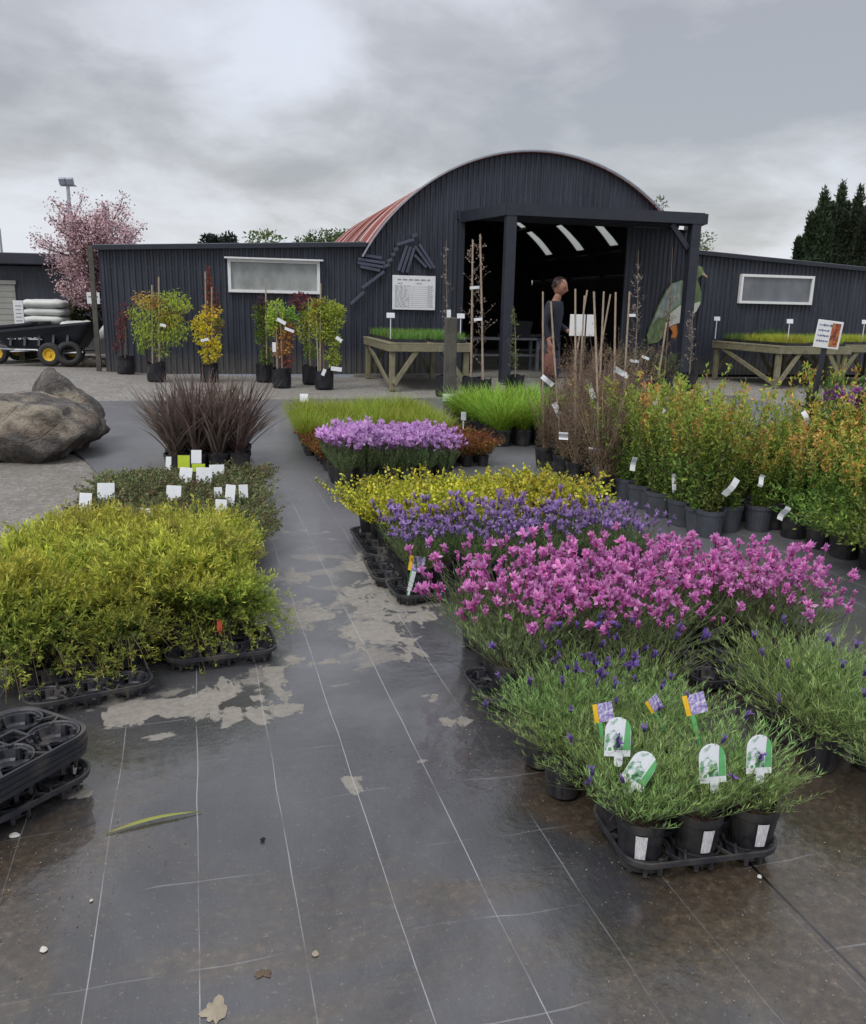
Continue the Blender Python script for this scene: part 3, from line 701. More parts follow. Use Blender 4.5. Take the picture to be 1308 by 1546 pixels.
bench_label(1083, 481, -.75, 'white label among dark green seedlings at back left of right bench')
bench_label(1193, 485, TRo + .35, 'white label among yellow green seedlings in middle of right bench')
bench_label(1306, 486, -2.0, 'white label at right edge of photo on far right bench', ZT + .07)

# old timber post between the grasses and the bench
p = at(678, 612, 12.0); p.z = 0
t = thing('timber_post', 'dark weathered square timber post standing behind the grass pots', 'post', p, .1)
hz = at(675, 479, 12.0).z
mb = MB(); mb.box((0, 0, hz / 2), (.165, .165, hz), bev=.012); link('shaft', mb.mesh('shaft', M['oldpost']), t)
mb = MB(); mb.box((-.03, -.088, .25), (.14, .01, .1)); link('tag_plate', mb.mesh('tag_plate', M['tagwhite']), t)

# ------------------------------------------------------------------ inside the shed: benches and bins
def inbench(label, lx, off, L):
    t = thing('work_bench', label, 'bench', SH(lx, off, .06), TH)
    mb = MB(); mb.box((0, 0, .74), (L, .6, .05)); link('bench_top', mb.mesh('bench_top', M['benchgrey']), t)
    mb = MB(); mb.box((0, .05, .36), (L - .1, .4, .04)); link('shelf', mb.mesh('shelf', M['benchgrey']), t)
    for x in (-L / 2 + .06, L / 2 - .06):
        for y in (-.24, .24):
            mb = MB(); mb.box((x, y, .357), (.07, .07, .714)); link('leg', mb.mesh('leg', M['benchgrey']), t)
M['benchgrey'] = simple('grey_bench_wood', lin(96, 100, 104), .7, .2, 6)
inbench('grey work bench with shelf inside the dark shed left of the person', 6.35, 1.0, 1.9)
inbench('grey work bench deep inside the dark shed doorway', 8.0, 3.4, 1.6)
t = thing('planter_bin', 'dark square planter bin on the bench inside the shed', 'bin', SH(6.75, 1.0, .826), TH)
mb = MB(); V = []
for z, w in ((0, .26), (.38, .32), (.38, .29), (.06, .24)):
    V += [(-w, -w, z), (w, -w, z), (w, w, z), (-w, w, z)]
mb.add(V, [(a + i, a + (i + 1) % 4, a + 4 + (i + 1) % 4, a + 4 + i) for a in (0, 4, 8) for i in range(4)] + [(0, 1, 2, 3), (12, 13, 14, 15)])
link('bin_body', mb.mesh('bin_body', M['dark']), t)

# ------------------------------------------------------------------ left side: building, trailers, sacks, signs
pA = at(165, 384, 24.0); pL = at(-60, 376, 24.0)
M['garage'] = simple('pale_roller_door', lin(150, 152, 146), .6, .1, 3)
t = thing('outbuilding', 'low black outbuilding with pale roller door at left edge', 'building', (-12.3, 24.0, 0), R(6))
hb = pA.z
mb = MB(); mb.box((0, 2.5, (hb - .35) / 2), (9.5, 5, hb - .35)); link('wall', mb.mesh('wall', M['tin']), t)
mb = MB(); mb.box((0, 2.4, hb - .17), (10.0, 5.7, .3), bev=.02); link('roof', mb.mesh('roof', M['blackpaint']), t)
mb = MB(); mb.box((-2.7, -.02, .95), (6.6, .06, 1.9)); mb.box((-2.7, -.05, 1.9), (6.7, .08, .1))
dq = link('roller_door', mb.mesh('roller_door', M['garage']), t)
mb = MB()
for k in range(12): mb.box((-2.7, -.055, .12 + k * .155), (6.58, .012, .02))
link('door_slats', mb.mesh('door_slats', M['garage']), dq)

M['tub'] = simple('trailer_tub_plastic', lin(34, 38, 48), .4, .2, 5); M['rim'] = simple('yellow_rim', lin(214, 176, 44), .45, .08, 6)
M['tyre'] = simple('tyre_rubber', lin(48, 48, 50), .8, .25, 20, bump=.2); M['galv'] = simple('galvanised_steel', lin(170, 174, 182), .35, .12, 10, metal=.5)
def loft(mb, rings):
    n = len(rings[0]); V = [p for r in rings for p in r]
    mb.add(V, [(k * n + i, k * n + (i + 1) % n, (k + 1) * n + (i + 1) % n, (k + 1) * n + i) for k in range(len(rings) - 1) for i in range(n)])
def rrect(L, W, r, z, n=5, x0=0, sl=0):
    o = []
    for cx_, cy_, a0 in ((L / 2 - r, W / 2 - r, 0), (-L / 2 + r, W / 2 - r, 90), (-L / 2 + r, -W / 2 + r, 180), (L / 2 - r, -W / 2 + r, 270)):
        for k in range(n):
            a = R(a0 + 90 * k / (n - 1)); x = cx_ + r * math.cos(a) ; o.append((x + x0, cy_ + r * math.sin(a), z + sl * x))
    return o
def trailer(label, loc, rz, text, tilt=0.0):
    t = thing('utility_trailer', label, 'trailer', loc, rz, 'black tub trailers')
    mb = MB(); zr = .78
    loft(mb, [rrect(1.5, .75, .12, .36, x0=-.05), rrect(2.15, 1.1, .16, zr, sl=.11), rrect(2.3, 1.24, .2, zr + .0, sl=.11), rrect(2.3, 1.24, .2, zr + .05, sl=.11), rrect(2.13, 1.07, .15, zr + .05, sl=.11), rrect(1.5, .74, .12, .40, x0=-.05)])
    n = 20; r0 = rrect(1.5, .75, .12, .36, x0=-.05); mb.add(r0 + [(-.05, 0, .36)], None, [(i, (i + 1) % n, n) for i in range(n)]); r0 = rrect(1.5, .74, .12, .40, x0=-.05); mb.add(r0 + [(-.05, 0, .40)], None, [(i, (i + 1) % n, n) for i in range(n)])
    for k in range(5): mb.box((-.62 + k * .3, -.47, .55), (.05, .08, .3), M=Matrix.Rotation(-.32, 3, 'X'))
    tub = link('tub', mb.mesh('tub', M['tub']), t)
    mb = MB()
    mb.tube([(-1.5, 0, .45), (-1.1, -.3, .34), (-.55, -.5, .33), (-.1, -.5, .33), (.12, -.52, .25), (.9, -.52, .30)], .022, 8)
    mb.tube([(-1.5, 0, .45), (-1.1, .3, .34), (-.55, .5, .33), (-.1, .5, .33), (.12, .52, .25), (.9, .52, .30)], .022, 8)
    mb.tube([(-2.1, 0, .42), (-1.5, 0, .45)], .028, 8); mb.tube([(.25, -.6, .25), (.25, .6, .25)], .025, 8)
    link('frame', mb.mesh('frame', M['galv']), t)
    ax = Matrix(((1, 0, 0), (0, 0, 1), (0, 1, 0)))
    for sy in (-1, 1):
        mb = MB(); pr = [(.135, -.07), (.19, -.085), (.235, -.07), (.25, -.03), (.25, .03), (.235, .07), (.19, .085), (.135, .07)]
        mb.lathe(pr, 28, (.25, sy * .66, .25), axis=ax); w = link('tyre', mb.mesh('tyre', M['tyre'], True), None)
        wh = MB(); wh.lathe([(.0, -.05), (.03, -.055), (.035, -.02), (.09, -.02), (.11, -.055), (.138, -.065), (.138, .065), (.11, .055), (.09, .02), (.0, .02)], 24, (.25, sy * .66, .25), axis=ax)
        rim = link('wheel', wh.mesh('wheel', M['rim']), t); w.parent = rim
    if text:
        cu = bpy.data.curves.new('lettering', 'FONT'); cu.body = text; cu.size = .15; cu.extrude = .004; cu.align_x = 'CENTER'; cu.offset = .006
        to = bpy.data.objects.new('lettering', cu); col.objects.link(to); dg = bpy.context.evaluated_depsgraph_get()
        me = bpy.data.meshes.new_from_object(to.evaluated_get(dg)); bpy.data.objects.remove(to); me.materials.append(M['white'])
        o = link('lettering', me, tub, loc=(-.34, -.478, .55)); o.rotation_euler = (R(90 - 22), 0, .0)
    return t
pw = gnd(75, 549); pw = at(75, 549, 18.2)
pw.z = mound(pw.x, pw.y)
trailer('black tub trailer with yellow wheel and white lettering beside the shed', (pw.x - .25, pw.y + .66, pw.z), R(2), 'STAMALEX')
q2 = trailer('black tub trailer parked at left edge behind the yellow wheeled trailer', (pw.x - 2.1, pw.y + 1.9, mound(pw.x - 1.3, pw.y + 2)), R(8), None)
M['rope'] = simple('black_cord', lin(30, 32, 40), .7, .2)
# spare tyre / rough bits at the tail
pt = at(104, 528, 18.3); t = thing('spare_tyre', 'dark tyre leaning at the tail of the lettered trailer', 'tyre', (pt.x, pt.y, mound(pt.x, pt.y)), R(20))
mb = MB(); mb.lathe([(.15, -.07), (.2, -.09), (.26, -.06), (.28, 0), (.26, .06), (.2, .09), (.15, .07), (.15, -.07)], 26, (0, 0, .27), axis=Matrix.Rotation(R(74), 3, 'X')); link('tread', mb.mesh('tread', M['tyre'], True), t)
# white sacks on a pallet
M['sack'] = simple('white_woven_sack', lin(205, 208, 204), .6, .08, 3, bump=.25)
def sack_mesh(L, W, H, seed):
    g = np.random.default_rng(seed); mb = MB(); nu, nv = 22, 14; V = []
    for i in range(nv + 1):
        for j in range(nu):
            a = math.pi * i / nv; b = 2 * math.pi * j / nu
            sgn = lambda v, e: math.copysign(abs(v) ** e, v)
            x = sgn(math.cos(b), .45) * sgn(math.sin(a), .5); y = sgn(math.sin(b), .45) * sgn(math.sin(a), .5); z = sgn(math.cos(a), .8)
            p = Vector((x * L / 2, y * W / 2, z * H / 2)); d = mnoise.noise(p * 5 + Vector((seed, 0, 0))) * .03
            z2 = p.z + d * (1 - abs(x) * .3); V.append((p.x, p.y + d * .5, z2))
    mb.add(V, [(i * nu + j, (i + 1) * nu + j, (i + 1) * nu + (j + 1) % nu, i * nu + (j + 1) % nu) for i in range(nv) for j in range(nu)])
    return mb.mesh('sack', M['sack'], True)
sk = [sack_mesh(1.0, .8, .21, k) for k in range(3)]
ps = at(72, 500, 21.2); zt = at(72, 452, 21.2).z
nL = 5; base = zt - nL * .19
t = thing('pallet', 'low dark pallet under the stack of white sacks', 'pallet', (ps.x, ps.y, 0), R(5))
mb = MB()
for k in range(3): mb.box((-.5 + k * .5, 0, max(.1, base) / 2 - .02), (.1, 1.0, max(.1, base) - .06))
for k in range(6): mb.box((0, -.45 + k * .18, max(.1, base) - .03), (1.2, .12, .03))
link('deck', mb.mesh('deck', M['timber']), t)
WORD = ['lowest', 'second lowest', 'middle', 'second highest', 'topmost']
for k in range(nL):
    o = link('sack', sk[k % 3], loc=(ps.x + random.uniform(-.04, .04), ps.y + random.uniform(-.04, .04), max(.1, base) + .095 + k * .19 - .01), rz=R(5) + random.uniform(-.06, .06))
    tag(o, f'white sack, {WORD[k]} in the stack behind the black trailers', 'sack', 'white sacks stacked behind the trailers')
for px, py, lab in ((120, 498, 'white sack lying alone right of the sack stack'), (140, 503, 'pale sack slumped beside the shed corner behind small sign')):
    pp = at(px, py, 20.6); o = link('sack', sk[1], loc=(pp.x, pp.y, max(.12, pp.z)), rz=.3); o.scale = (.9, .8, 1.9); tag(o, lab, 'sack')
# upright board by the sacks
pb = at(29, 478, 20.3); t = thing('sign_board', 'white upright board with blue print standing left of the sacks', 'sign', (pb.x, pb.y, pb.z - .37), R(8))
mb = MB(); mb.box((0, 0, .37), (.22, .03, .74), bev=.004); link('panel', mb.mesh('panel', M['white']), t)
mb = MB()
for k in range(7): mb.box((0, -.018, .62 - k * .085), (.13, .004, .02))
link('faded_print', mb.mesh('faded_print', M['print']), t)
mb = MB(); mb.box((0, .05, (.37 - pb.z) / 2), (.05, .05, max(.1, pb.z - .37))); link('stake', mb.mesh('stake', M['timber']), t)
# small sign on a stake
pg = at(141, 450, 18.6); t = thing('yard_sign', 'small white sign on a thin stake beside the shed corner', 'sign', (pg.x, pg.y, 0), R(4))
mb = MB(); mb.tube([(0, .02, 0), (0, .02, pg.z)], .018, 6); link('stake', mb.mesh('stake', M['timber']), t)
mb = MB(); mb.box((0, 0, pg.z), (.27, .015, .24), bev=.003); pn = link('panel', mb.mesh('panel', M['white']), t)
mb = MB(); mb.box((0, -.0095, pg.z + .03), (.2, .003, .035)); link('faded_print', mb.mesh('faded_print', M['print']), pn)
# rubble / timber offcuts at shed corner
M['rock'] = None
def mat_rock():
    m, nt, p, out = newmat('boulder_stone'); o = coord(nt)
    n1 = noise_(nt, o, 1.6, 6, .65); n2 = noise_(nt, o, 7, 6, .7); n3 = noise_(nt, mapping(nt, o, (1, 1, 2.2)), 2.6, 5, .6)
    c = ramp_(nt, n2, [(.3, lin(64, 62, 60)), (.55, lin(102, 98, 94)), (.75, lin(142, 136, 128))])
    c = mix_(nt, ramp_(nt, n3, [(.5, 0.0), (.62, .4)]), c, lin(124, 98, 80))
    c = mix_(nt, ramp_(nt, n1, [(.52, 0.0), (.60, .7)]), c, lin(172, 162, 144))
    nt.links.new(c, p.inputs['Base Color']); p.inputs['Roughness'].default_value = .9
    vr = nt.nodes.new('ShaderNodeTexVoronoi'); vr.feature = 'DISTANCE_TO_EDGE'; vr.inputs['Scale'].default_value = 2.6; nt.links.new(mapping(nt, o, (1, 1, 1.8), (.3, .5, 0)), vr.inputs['Vector'])
    ck = math_(nt, 'MULTIPLY', sstep(nt, vr.outputs['Distance'], 0.0, .035), .16)
    bump_(nt, math_(nt, 'ADD', math_(nt, 'ADD', math_(nt, 'MULTIPLY', noise_(nt, o, 26, 5, .7), .5), n2), math_(nt, 'ADD', n1, ck)), p, 1.0, .06); return m
M['rock'] = mat_rock()
def rock_mesh(name, seed, size, planes, sub=5, rough=.06):
    bm = bmesh.new(); bmesh.ops.create_icosphere(bm, subdivisions=sub, radius=1)
    for v in bm.verts:
        d = v.co.normalized(); r = 1.35
        for n_, h in planes:
            c = d.dot(Vector(n_).normalized())
            if c > 1e-3: r = min(r, h / c)
        p = d * r
        p *= 1 + rough * 1.1 * mnoise.fractal(p * 1.7 + Vector((seed, 0, 0)), 1.0, 2.0, 5)
        p += d * .03 * mnoise.noise(p * 7 + Vector((0, seed, 0))) + d * .10 * (round(mnoise.noise(p * 2.3 + Vector((seed * 2, 1, 0))) * 2.5) / 2.5)
        v.co = Vector((p.x * size[0], p.y * size[1], p.z * size[2]))
    me = bpy.data.meshes.new(name); bm.to_mesh(me); bm.free(); me.materials.append(M['rock'])
    for f in me.polygons: f.use_smooth = True
    return me
pl = [((0, 0, 1), .62), ((.3, 0, 1), .66), ((0, 0, -1), .55), ((1, 0, .75), .86), ((1, -.1, -.9), .78), ((1, 0, .1), 1.0), ((0, -1, .45), .75), ((0, -1, -.55), .72), ((-1, 0, .2), 1.0), ((.6, -1, .1), .88), ((0, 1, .2), .8)]
bp = gnd(40, 704); bp = Vector((bp.x, bp.y + .55, 0))
o = link('boulder', rock_mesh('boulder', 3.0, (.80, .62, .52), pl), loc=(bp.x - .42, bp.y, .25)); tag(o, 'large grey brown boulder with pale veins lying at left edge', 'boulder')
pp = at(72, 600, bp.y + .45); pl2 = [((0, 0, -1), .5), ((.9, -.2, .9), .52), ((-.9, -.1, .62), .5), ((.1, -1, .8), .5), ((.1, 1, .7), .5), ((1, 0, -.1), .9), ((-1, 0, 0), .9), ((-.2,-.2,1), .72)]
o = link('boulder', rock_mesh('boulder', 9.0, (.50, .42, .50), pl2, 4), loc=(pp.x - .02, bp.y + .66, .42)); o.rotation_euler.z = .4; tag(o, 'small pointed boulder standing just behind the large boulder', 'boulder')
pr = at(138, 520, 18.9)
for k, (dx, dy, s, lab) in enumerate(((-.1, 0, .22, 'brown stone lump behind the trailer tail at the shed corner'), (.12, .15, .17, 'small brown stone lump touching the shed corner post'))):
    o = link('stone', rock_mesh('stone', 20 + k, (s * 1.3, s, s), pl, 3), loc=(pr.x + dx, pr.y + dy, mound(pr.x, pr.y) + s * .4)); tag(o, lab, 'stone')
# ------------------------------------------------------------------ background trees
M['bark'] = simple('bark', lin(84, 74, 68), .9, .3, 14, bump=.5)
def crown_leaves(mb, g, clumps, n, L, W, c0, c1, c2=None, up=0.0):
    """clumps: (centre, radii). leaf clusters through each clump's volume"""
    wts = np.array([r[0] * r[1] * r[2] for _, r in clumps]) ** .8; wts /= wts.sum()
    for (c, r), w in zip(clumps, wts):
        m = max(8, int(n * w)); d = g.normal(size=(m, 3)); d /= np.linalg.norm(d, axis=1)[:, None]
        rad = g.random(m) ** .45; P = np.array(c) + d * rad[:, None] * np.array(r)
        # sub-clumping
        D = d + g.normal(0, .7, (m, 3)) + [0, 0, up]
        k = g.random((m, 1)); base = np.array(c0) * (1 - k) + np.array(c1) * k
        if c2 is not None:
            s = (g.random((m, 1)) < .12); base = np.where(s, np.array(c2), base)
        base = base * g.uniform(.75, 1.2)
        mb.leaves(P, D, L * g.uniform(.6, 1.3, m), W * g.uniform(.7, 1.3, m), base, g, fold=.15)
def branches(mb, g, base, top, r0, n, spread, levels=2, up=.6, twist=None, cb=None):
    """recursive limbs; returns tips"""
    tips = []
    def grow(p, d, L, r, lev):
        pts = [p]; q = Vector(p)
        for k in range(5):
            d = (d + Vector(g.normal(0, .13, 3)) + Vector((0, 0, .05 * up))).normalized(); q = q + d * (L / 5); pts.append(q.copy())
        mb.tube(pts, np.linspace(r, r * .45, 6), 6 if lev < 2 else 3, cap=False)
        if lev >= levels: tips.extend(pts[2:]); return
        m = n if lev == 0 else max(3, n - 1)
        for k in range(m):
            i = g.integers(2, 6); a = g.uniform(0, 2 * math.pi)
            dd = (d * .75 + Vector((math.cos(a), math.sin(a), g.uniform(-.1, .7) * up)) * spread).normalized()
            grow(pts[i], dd, L * g.uniform(.55, .8), r * .5, lev + 1)
    base = Vector(base); top = Vector(top); d = (top - base); L = d.length
    grow(base, d.normalized(), L, r0, 0); return tips
def tree(name, label, cat, loc, build, group=None, bark=None):
    t = thing(name, label, cat, loc, 0, group); tr = MB(); cr = MB(); g = np.random.default_rng(abs(hash(label)) % 1000 if False else len(label) * 7 + int(loc[0] * 3) % 97)
    build(tr, cr, g); link('trunk', tr.mesh('trunk', bark or M['bark'], True), t); link('crown', cr.mesh('crown', M['leaf']), t); return t
# blossom cherry
cp = at(163, 350, 22.0)
def cherry(tr, cr, g):
    tips = branches(tr, g, (0, 0, 0), (.0, 0, 1.72), .13, 7, .78, 3, .72)
    T = np.array([tuple(p) for p in tips]); cz = cp.z
    m = 24000; idx = g.integers(0, len(T), m); P = T[idx] + g.normal(0, .085, (m, 3))
    k = g.random((m, 1)); C = np.array(lin(188, 154, 164)) * (1 - k) + np.array(lin(222, 200, 206)) * k
    C = np.where(g.random((m, 1)) < .28, np.array(lin(128, 94, 96)), C)
    cr.leaves(P, g.normal(size=(m, 3)), g.uniform(.035, .075, m), g.uniform(.03, .055, m), C, g)
ch = tree('cherry_tree', 'pink blossoming cherry tree behind the left end of the shed', 'tree', (cp.x, cp.y, 0), cherry)
# dark shrub, hedge and far trees
def roundtree(h, w, nl, L, c0, c1, k=14, zf=.3):
    def f(tr, cr, g):
        tips = branches(tr, g, (0, 0, 0), (0, 0, h * .45), w * .07, 5, .8, 1, .8)
        cl = [((g.normal(0, w * .32), g.normal(0, w * .32), h * (zf + (1 - zf) * .85 * g.random() ** .7)), (w * g.uniform(.18, .32),) * 2 + (h * g.uniform(.07, .13),)) for _ in range(k)]
        crown_leaves(cr, g, cl, nl, L, L * .55, c0, c1)
    return f
p = at(330, 350, 30); tree('evergreen_tree', 'small dark round tree top showing above the left shed roof', 'tree', (p.x, p.y, 0), roundtree(p.z - .25, 1.0, 5000, .12, lin(38, 48, 44), lin(66, 78, 66), 20, .75))
p = at(470, 347, 34); tree('broadleaf_tree', 'green tree top behind red barrel roof at its left end', 'tree', (p.x, p.y, 0), roundtree(p.z, 3.2, 7000, .16, lin(62, 84, 50), lin(108, 128, 78), 22, .6))
p = at(1000, 290, 28); tree('wispy_tree', 'thin grey green tree rising behind the right side of the barrel roof', 'tree', (p.x - .1, p.y, 0), roundtree(p.z - .1, .8, 900, .12, lin(92, 104, 88), lin(128, 136, 112), 12, .5))
p = at(1060, 345, 25); tree('wispy_tree', 'small pale green tree peeping out behind the right porch post', 'tree', (p.x, p.y, 0), roundtree(p.z + .0, .6, 900, .10, lin(84, 100, 70), lin(128, 140, 104), 12, .5))
p = at(115, 458, 22.2); tree('green_shrub', 'dark green shrub below the blossom behind the white sacks', 'shrub', (p.x, p.y, 0), roundtree(p.z + .3, 1.1, 2600, .10, lin(48, 62, 34), lin(92, 104, 50), 12, .15))
# cypress group, far right
def cypress(h, w):
    def f(tr, cr, g):
        tr.tube([(0, 0, 0), (0, 0, h * .5), (0, 0, h * .92)], [w * .09, w * .06, .02], 7)
        n = 34; cl = []
        for i in range(n):
            u = i / n; rr = w * .5 * (1 - u) ** .55 * (.55 + .45 * min(1, u * 5)); a = g.uniform(0, 6.28)
            for k in range(2): a += 2.6 + g.normal(0, .4); cl.append(((math.cos(a) * rr * .55, math.sin(a) * rr * .55, h * (.06 + .92 * u)), (rr * .5 + .08, rr * .5 + .08, h * .065)))
        crown_leaves(cr, g, cl, 14000, .24, .09, lin(44, 58, 44), lin(78, 94, 66), None, 1.5)
        for u, a, s in ((.72, .5, .5), (.66, 3.4, .55), (.6, 5.2, .45)):
            crown_leaves(cr, g, [((math.cos(a) * w * .36, math.sin(a) * w * .2, h * u + k * .5), (w * .11, w * .11, .55)) for k in range(3)], 900, .24, .09, lin(34, 48, 34), lin(60, 76, 48), None, 1.5)
    return f
for px, py, w, lab in ((1222, 342, 26, 'shortest dark cypress at the left of the right hand cypress group'), (1247, 287, 30, 'dark cypress second from left in the right hand group'), (1273, 277, 26, 'narrow tall dark cypress in the middle of the right hand group'), (1300, 284, 34, 'dark cypress cut by the right edge of the photo'), (1330, 300, 40, 'dark cypress partly outside the right edge, rightmost of the group')):
    D = 46 + (px % 7); p = at(px, py, D); tree('cypress_tree', lab, 'tree', (p.x, p.y, 0), cypress(p.z, w * 1.5 / 1270 * D), 'dark cypress trees at far right')
# floodlight mast
p = at(102, 275, 30); t = thing('floodlight_mast', 'grey twin floodlight on a tall pole behind the blossom tree', 'floodlight', (p.x, p.y, 0))
mb = MB(); mb.tube([(0, 0, 0), (0, 0, p.z - .1)], [.09, .06], 8); mb.bar((-.25, 0, p.z - .1), (.25, 0, p.z - .1), .06, .06); link('pole', mb.mesh('pole', M['galv']), t)
for sx in (-1, 1):
    mb = MB(); mb.box((sx * .12, -.1, p.z + .02), (.22, .16, .22), M=Matrix.Rotation(.4, 3, 'X'), bev=.02); link('lamp_head', mb.mesh('lamp_head', M['edge']), t)
p = at(-1, 345, 30); t = thing('utility_pole', 'thin grey pole at the extreme left edge above the outbuilding', 'pole', (p.x, p.y, 0)); mb = MB(); mb.tube([(0, 0, 0), (0, 0, p.z)], [.06, .04], 8); link('pole_shaft', mb.mesh('pole_shaft', M['galv']), t)

# ------------------------------------------------------------------ pots, trays, labels
def pot_mesh(name, rt, rb, h, mat):
    mb = MB(); e = .004
    mb.lathe([(.0, .001), (rb, 0), (rt * .955, h * .84), (rt, h * .845), (rt, h), (rt - .006, h), (rt * .93 - .004, h * .84), (rb - e, .006)], 22)
    me = mb.mesh(name, mat, False); return me
def soil_mesh(r, z, seed):
    g = np.random.default_rng(seed); mb = MB(); n = 14; V = [(0, 0, z + .006)]
    for k, rr in enumerate((.35, .7, .97)):
        for j in range(n): a = 2 * math.pi * j / n; V.append((rr * r * math.cos(a), rr * r * math.sin(a), z + g.normal(0, .004) - .002 * k))
    t = [(0, 1 + j, 1 + (j + 1) % n) for j in range(n)]; q = [(1 + k * n + j, 1 + (k + 1) * n + j, 1 + (k + 1) * n + (j + 1) % n, 1 + k * n + (j + 1) % n) for k in range(2) for j in range(n)]
    mb.add(V, q, t)
    m = 60; a = g.uniform(0, 6.28, m); rr = r * .92 * np.sqrt(g.random(m)); P = np.stack([rr * np.cos(a), rr * np.sin(a), np.full(m, z + .002)], 1)
    mb.leaves(P, np.concatenate([g.normal(size=(m, 2)), np.abs(g.normal(0, .4, (m, 1)))], 1), .012, .007, (1, 1, 1), g)
    return mb.mesh('soil', M['soil'])
def cone_dirs(g, n, lo, hi):
    a = g.uniform(0, 2 * math.pi, n); t = np.radians(lo + (hi - lo) * g.random(n) ** .6)
    return np.stack([np.sin(t) * np.cos(a), np.sin(t) * np.sin(a), np.cos(t)], 1)
def lerpc(g, n, c0, c1):
    k = g.random((n, 1)); return np.array(c0) * (1 - k) + np.array(c1) * k

def lavender(seed, hp, R0, hgt, lo, hi, c0, c1, nstem=64, nleaf=15, nflow=22, fl=None, leafL=.03, leafW=.0034, upr=.9, ped=.07, sep=True):
    g = np.random.default_rng(seed); mb = MB(); st = MB(); fb = MB() if nflow else None
    D = cone_dirs(g, nstem, lo, hi); r = R0 * .8 * np.sqrt(g.random(nstem)); a = np.arctan2(D[:, 1], D[:, 0]) + g.normal(0, .5, nstem)
    B = np.stack([r * np.cos(a), r * np.sin(a), np.full(nstem, hp)], 1)
    L = hgt * g.uniform(.72, 1.1, nstem) / np.maximum(.55, D[:, 2])*.85
    ups = np.zeros_like(D); ups[:, 2] = 1
    def pos(i, t): 
        t = np.asarray(t)[:, None]; return B[i] + D[i] * L[i][:, None] * t + ups[i] * (L[i][:, None] * .18 * t * t) * (1 - D[i][:, 2:3])
    # stems
    for i in range(nstem):
        ii = np.full(4, i); P = pos(ii, np.linspace(0, 1, 4)); st.tube(P, np.linspace(.0016, .0009, 4), 3, lin(96, 106, 78), cap=False)
    m = nstem * nleaf; i = np.repeat(np.arange(nstem), nleaf); t = g.uniform(.12, 1.0, m) ** .8
    P = pos(i, t); od = g.normal(size=(m, 3)); od[:, 2] = np.abs(od[:, 2]) * .5
    LD = D[i] * upr + od * .65 + ups[i] * .45
    C = lerpc(g, m, c0, c1) * g.uniform(.8, 1.15, nstem)[i][:, None]
    mb.leaves(P, LD, leafL * g.uniform(.6, 1.25, m), leafW * g.uniform(.8, 1.3, m), C, g, fold=.1)
    out = [('stems', st.mesh('stems', M['stem'])), ('foliage', mb.mesh('foliage', M['leaf']))]
    if nflow:
        f0, f1, body, earL, earW, nears = fl
        sel = g.choice(nstem, nflow, replace=nflow > nstem)
        fl_parts = []
        for s in sel:
            if sep: fb = MB()
            tip = pos(np.array([s]), np.array([1.0]))[0]; d = D[s] * .45 + np.array([0, 0, .8]) + g.normal(0, .18, 3); d /= np.linalg.norm(d)
            e = tip + d * ped * g.uniform(.4, 1.25)
            fb.tube([tip, e], .0011, 3, lin(110, 112, 96), cap=False)
            hl = .022 * g.uniform(.8, 1.2); 
            fb.tube([e, e + d * hl * .3, e + d * hl * .75, e + d * hl], [.003, .0062, .0058, .002], 6, np.array(body) * g.uniform(.7, 1.3))
            top = e + d * hl * .9; n2 = nears; fs = g.choice((.6, .8, 1.0, 1.1, 1.3)); fc = g.uniform(.8, 1.2)
            ED = d[None] * .8 + g.normal(0, .62, (n2, 3)); cc = lerpc(g, n2, f0, f1) * fc
            fb.leaves(np.repeat(top[None], n2, 0), ED, earL * fs * g.uniform(.6, 1.25, n2), earW * fs * g.uniform(.8, 1.2, n2), cc, g, fold=.2, mid=.55)
            nb = 7; PB = e + d * hl * g.random((nb, 1)); fb.leaves(PB, g.normal(size=(nb, 3)) + d * .5, .011, .008, lerpc(g, nb, body, f0), g, fold=.2)
            if sep: out.append(('flower', fb.mesh('flower', M['petal'])))
        if not sep: out.append(('flowers', fb.mesh('flowers', M['petal'])))
    return out
def plume_shrub(seed, hp, hgt, lo, hi, cin, ctip, nb=62, ntw=11, nn=8, NL=.013, NW=.0034, tw=.045, droop=.25, t0=.28):
    g = np.random.default_rng(seed); mb = MB(); st = MB()
    D = cone_dirs(g, nb, lo, hi); L = hgt * g.uniform(.6, 1.1, nb) / np.maximum(.62, D[:, 2]) * .9
    B = np.stack([g.normal(0, .02, nb), g.normal(0, .02, nb), np.full(nb, hp)], 1)
    def pos(i, t): t = np.asarray(t)[:, None]; return B[i] + D[i] * L[i][:, None] * t + np.array([0, 0, 1.]) * (L[i][:, None] * (.22 * np.sin(t * 3) - droop * t ** 2)) * (1 - D[i][:, 2:3])
    for i in range(nb): st.tube(pos(np.full(5, i), np.linspace(0, 1, 5)), np.linspace(.0022, .001, 5), 3, lin(104, 88, 60), cap=False)
    m = nb * ntw; i = np.repeat(np.arange(nb), ntw); t = g.uniform(t0, 1.02, m) ** .75; P = pos(i, t)
    TD = D[i] * 1.0 + g.normal(0, .5, (m, 3)) + np.array([0, 0, .35]); TD /= np.linalg.norm(TD, axis=1)[:, None]; TL = tw * g.uniform(.5, 1.25, m)
    mm = m * nn; j = np.repeat(np.arange(m), nn); u = g.random(mm); NP = P[j] + TD[j] * (TL[j] * u)[:, None]
    ND = TD[j] * 1.0 + g.normal(0, .45, (mm, 3)); tt = np.clip((t[j] - .5) * 1.5 + (u - .45) * .9, 0, 1)[:, None]
    C = np.array(cin) * (1 - tt) + np.array(ctip) * tt; C = C * g.uniform(.85, 1.12, m)[j][:, None] * g.uniform(.72, 1.2, nb)[i[j]][:, None]
    mb.leaves(NP, ND, NL * g.uniform(.7, 1.3, mm), NW, C, g)
    return [('stems', st.mesh('stems', M['stem'])), ('foliage', mb.mesh('foliage', M['leaf']))]
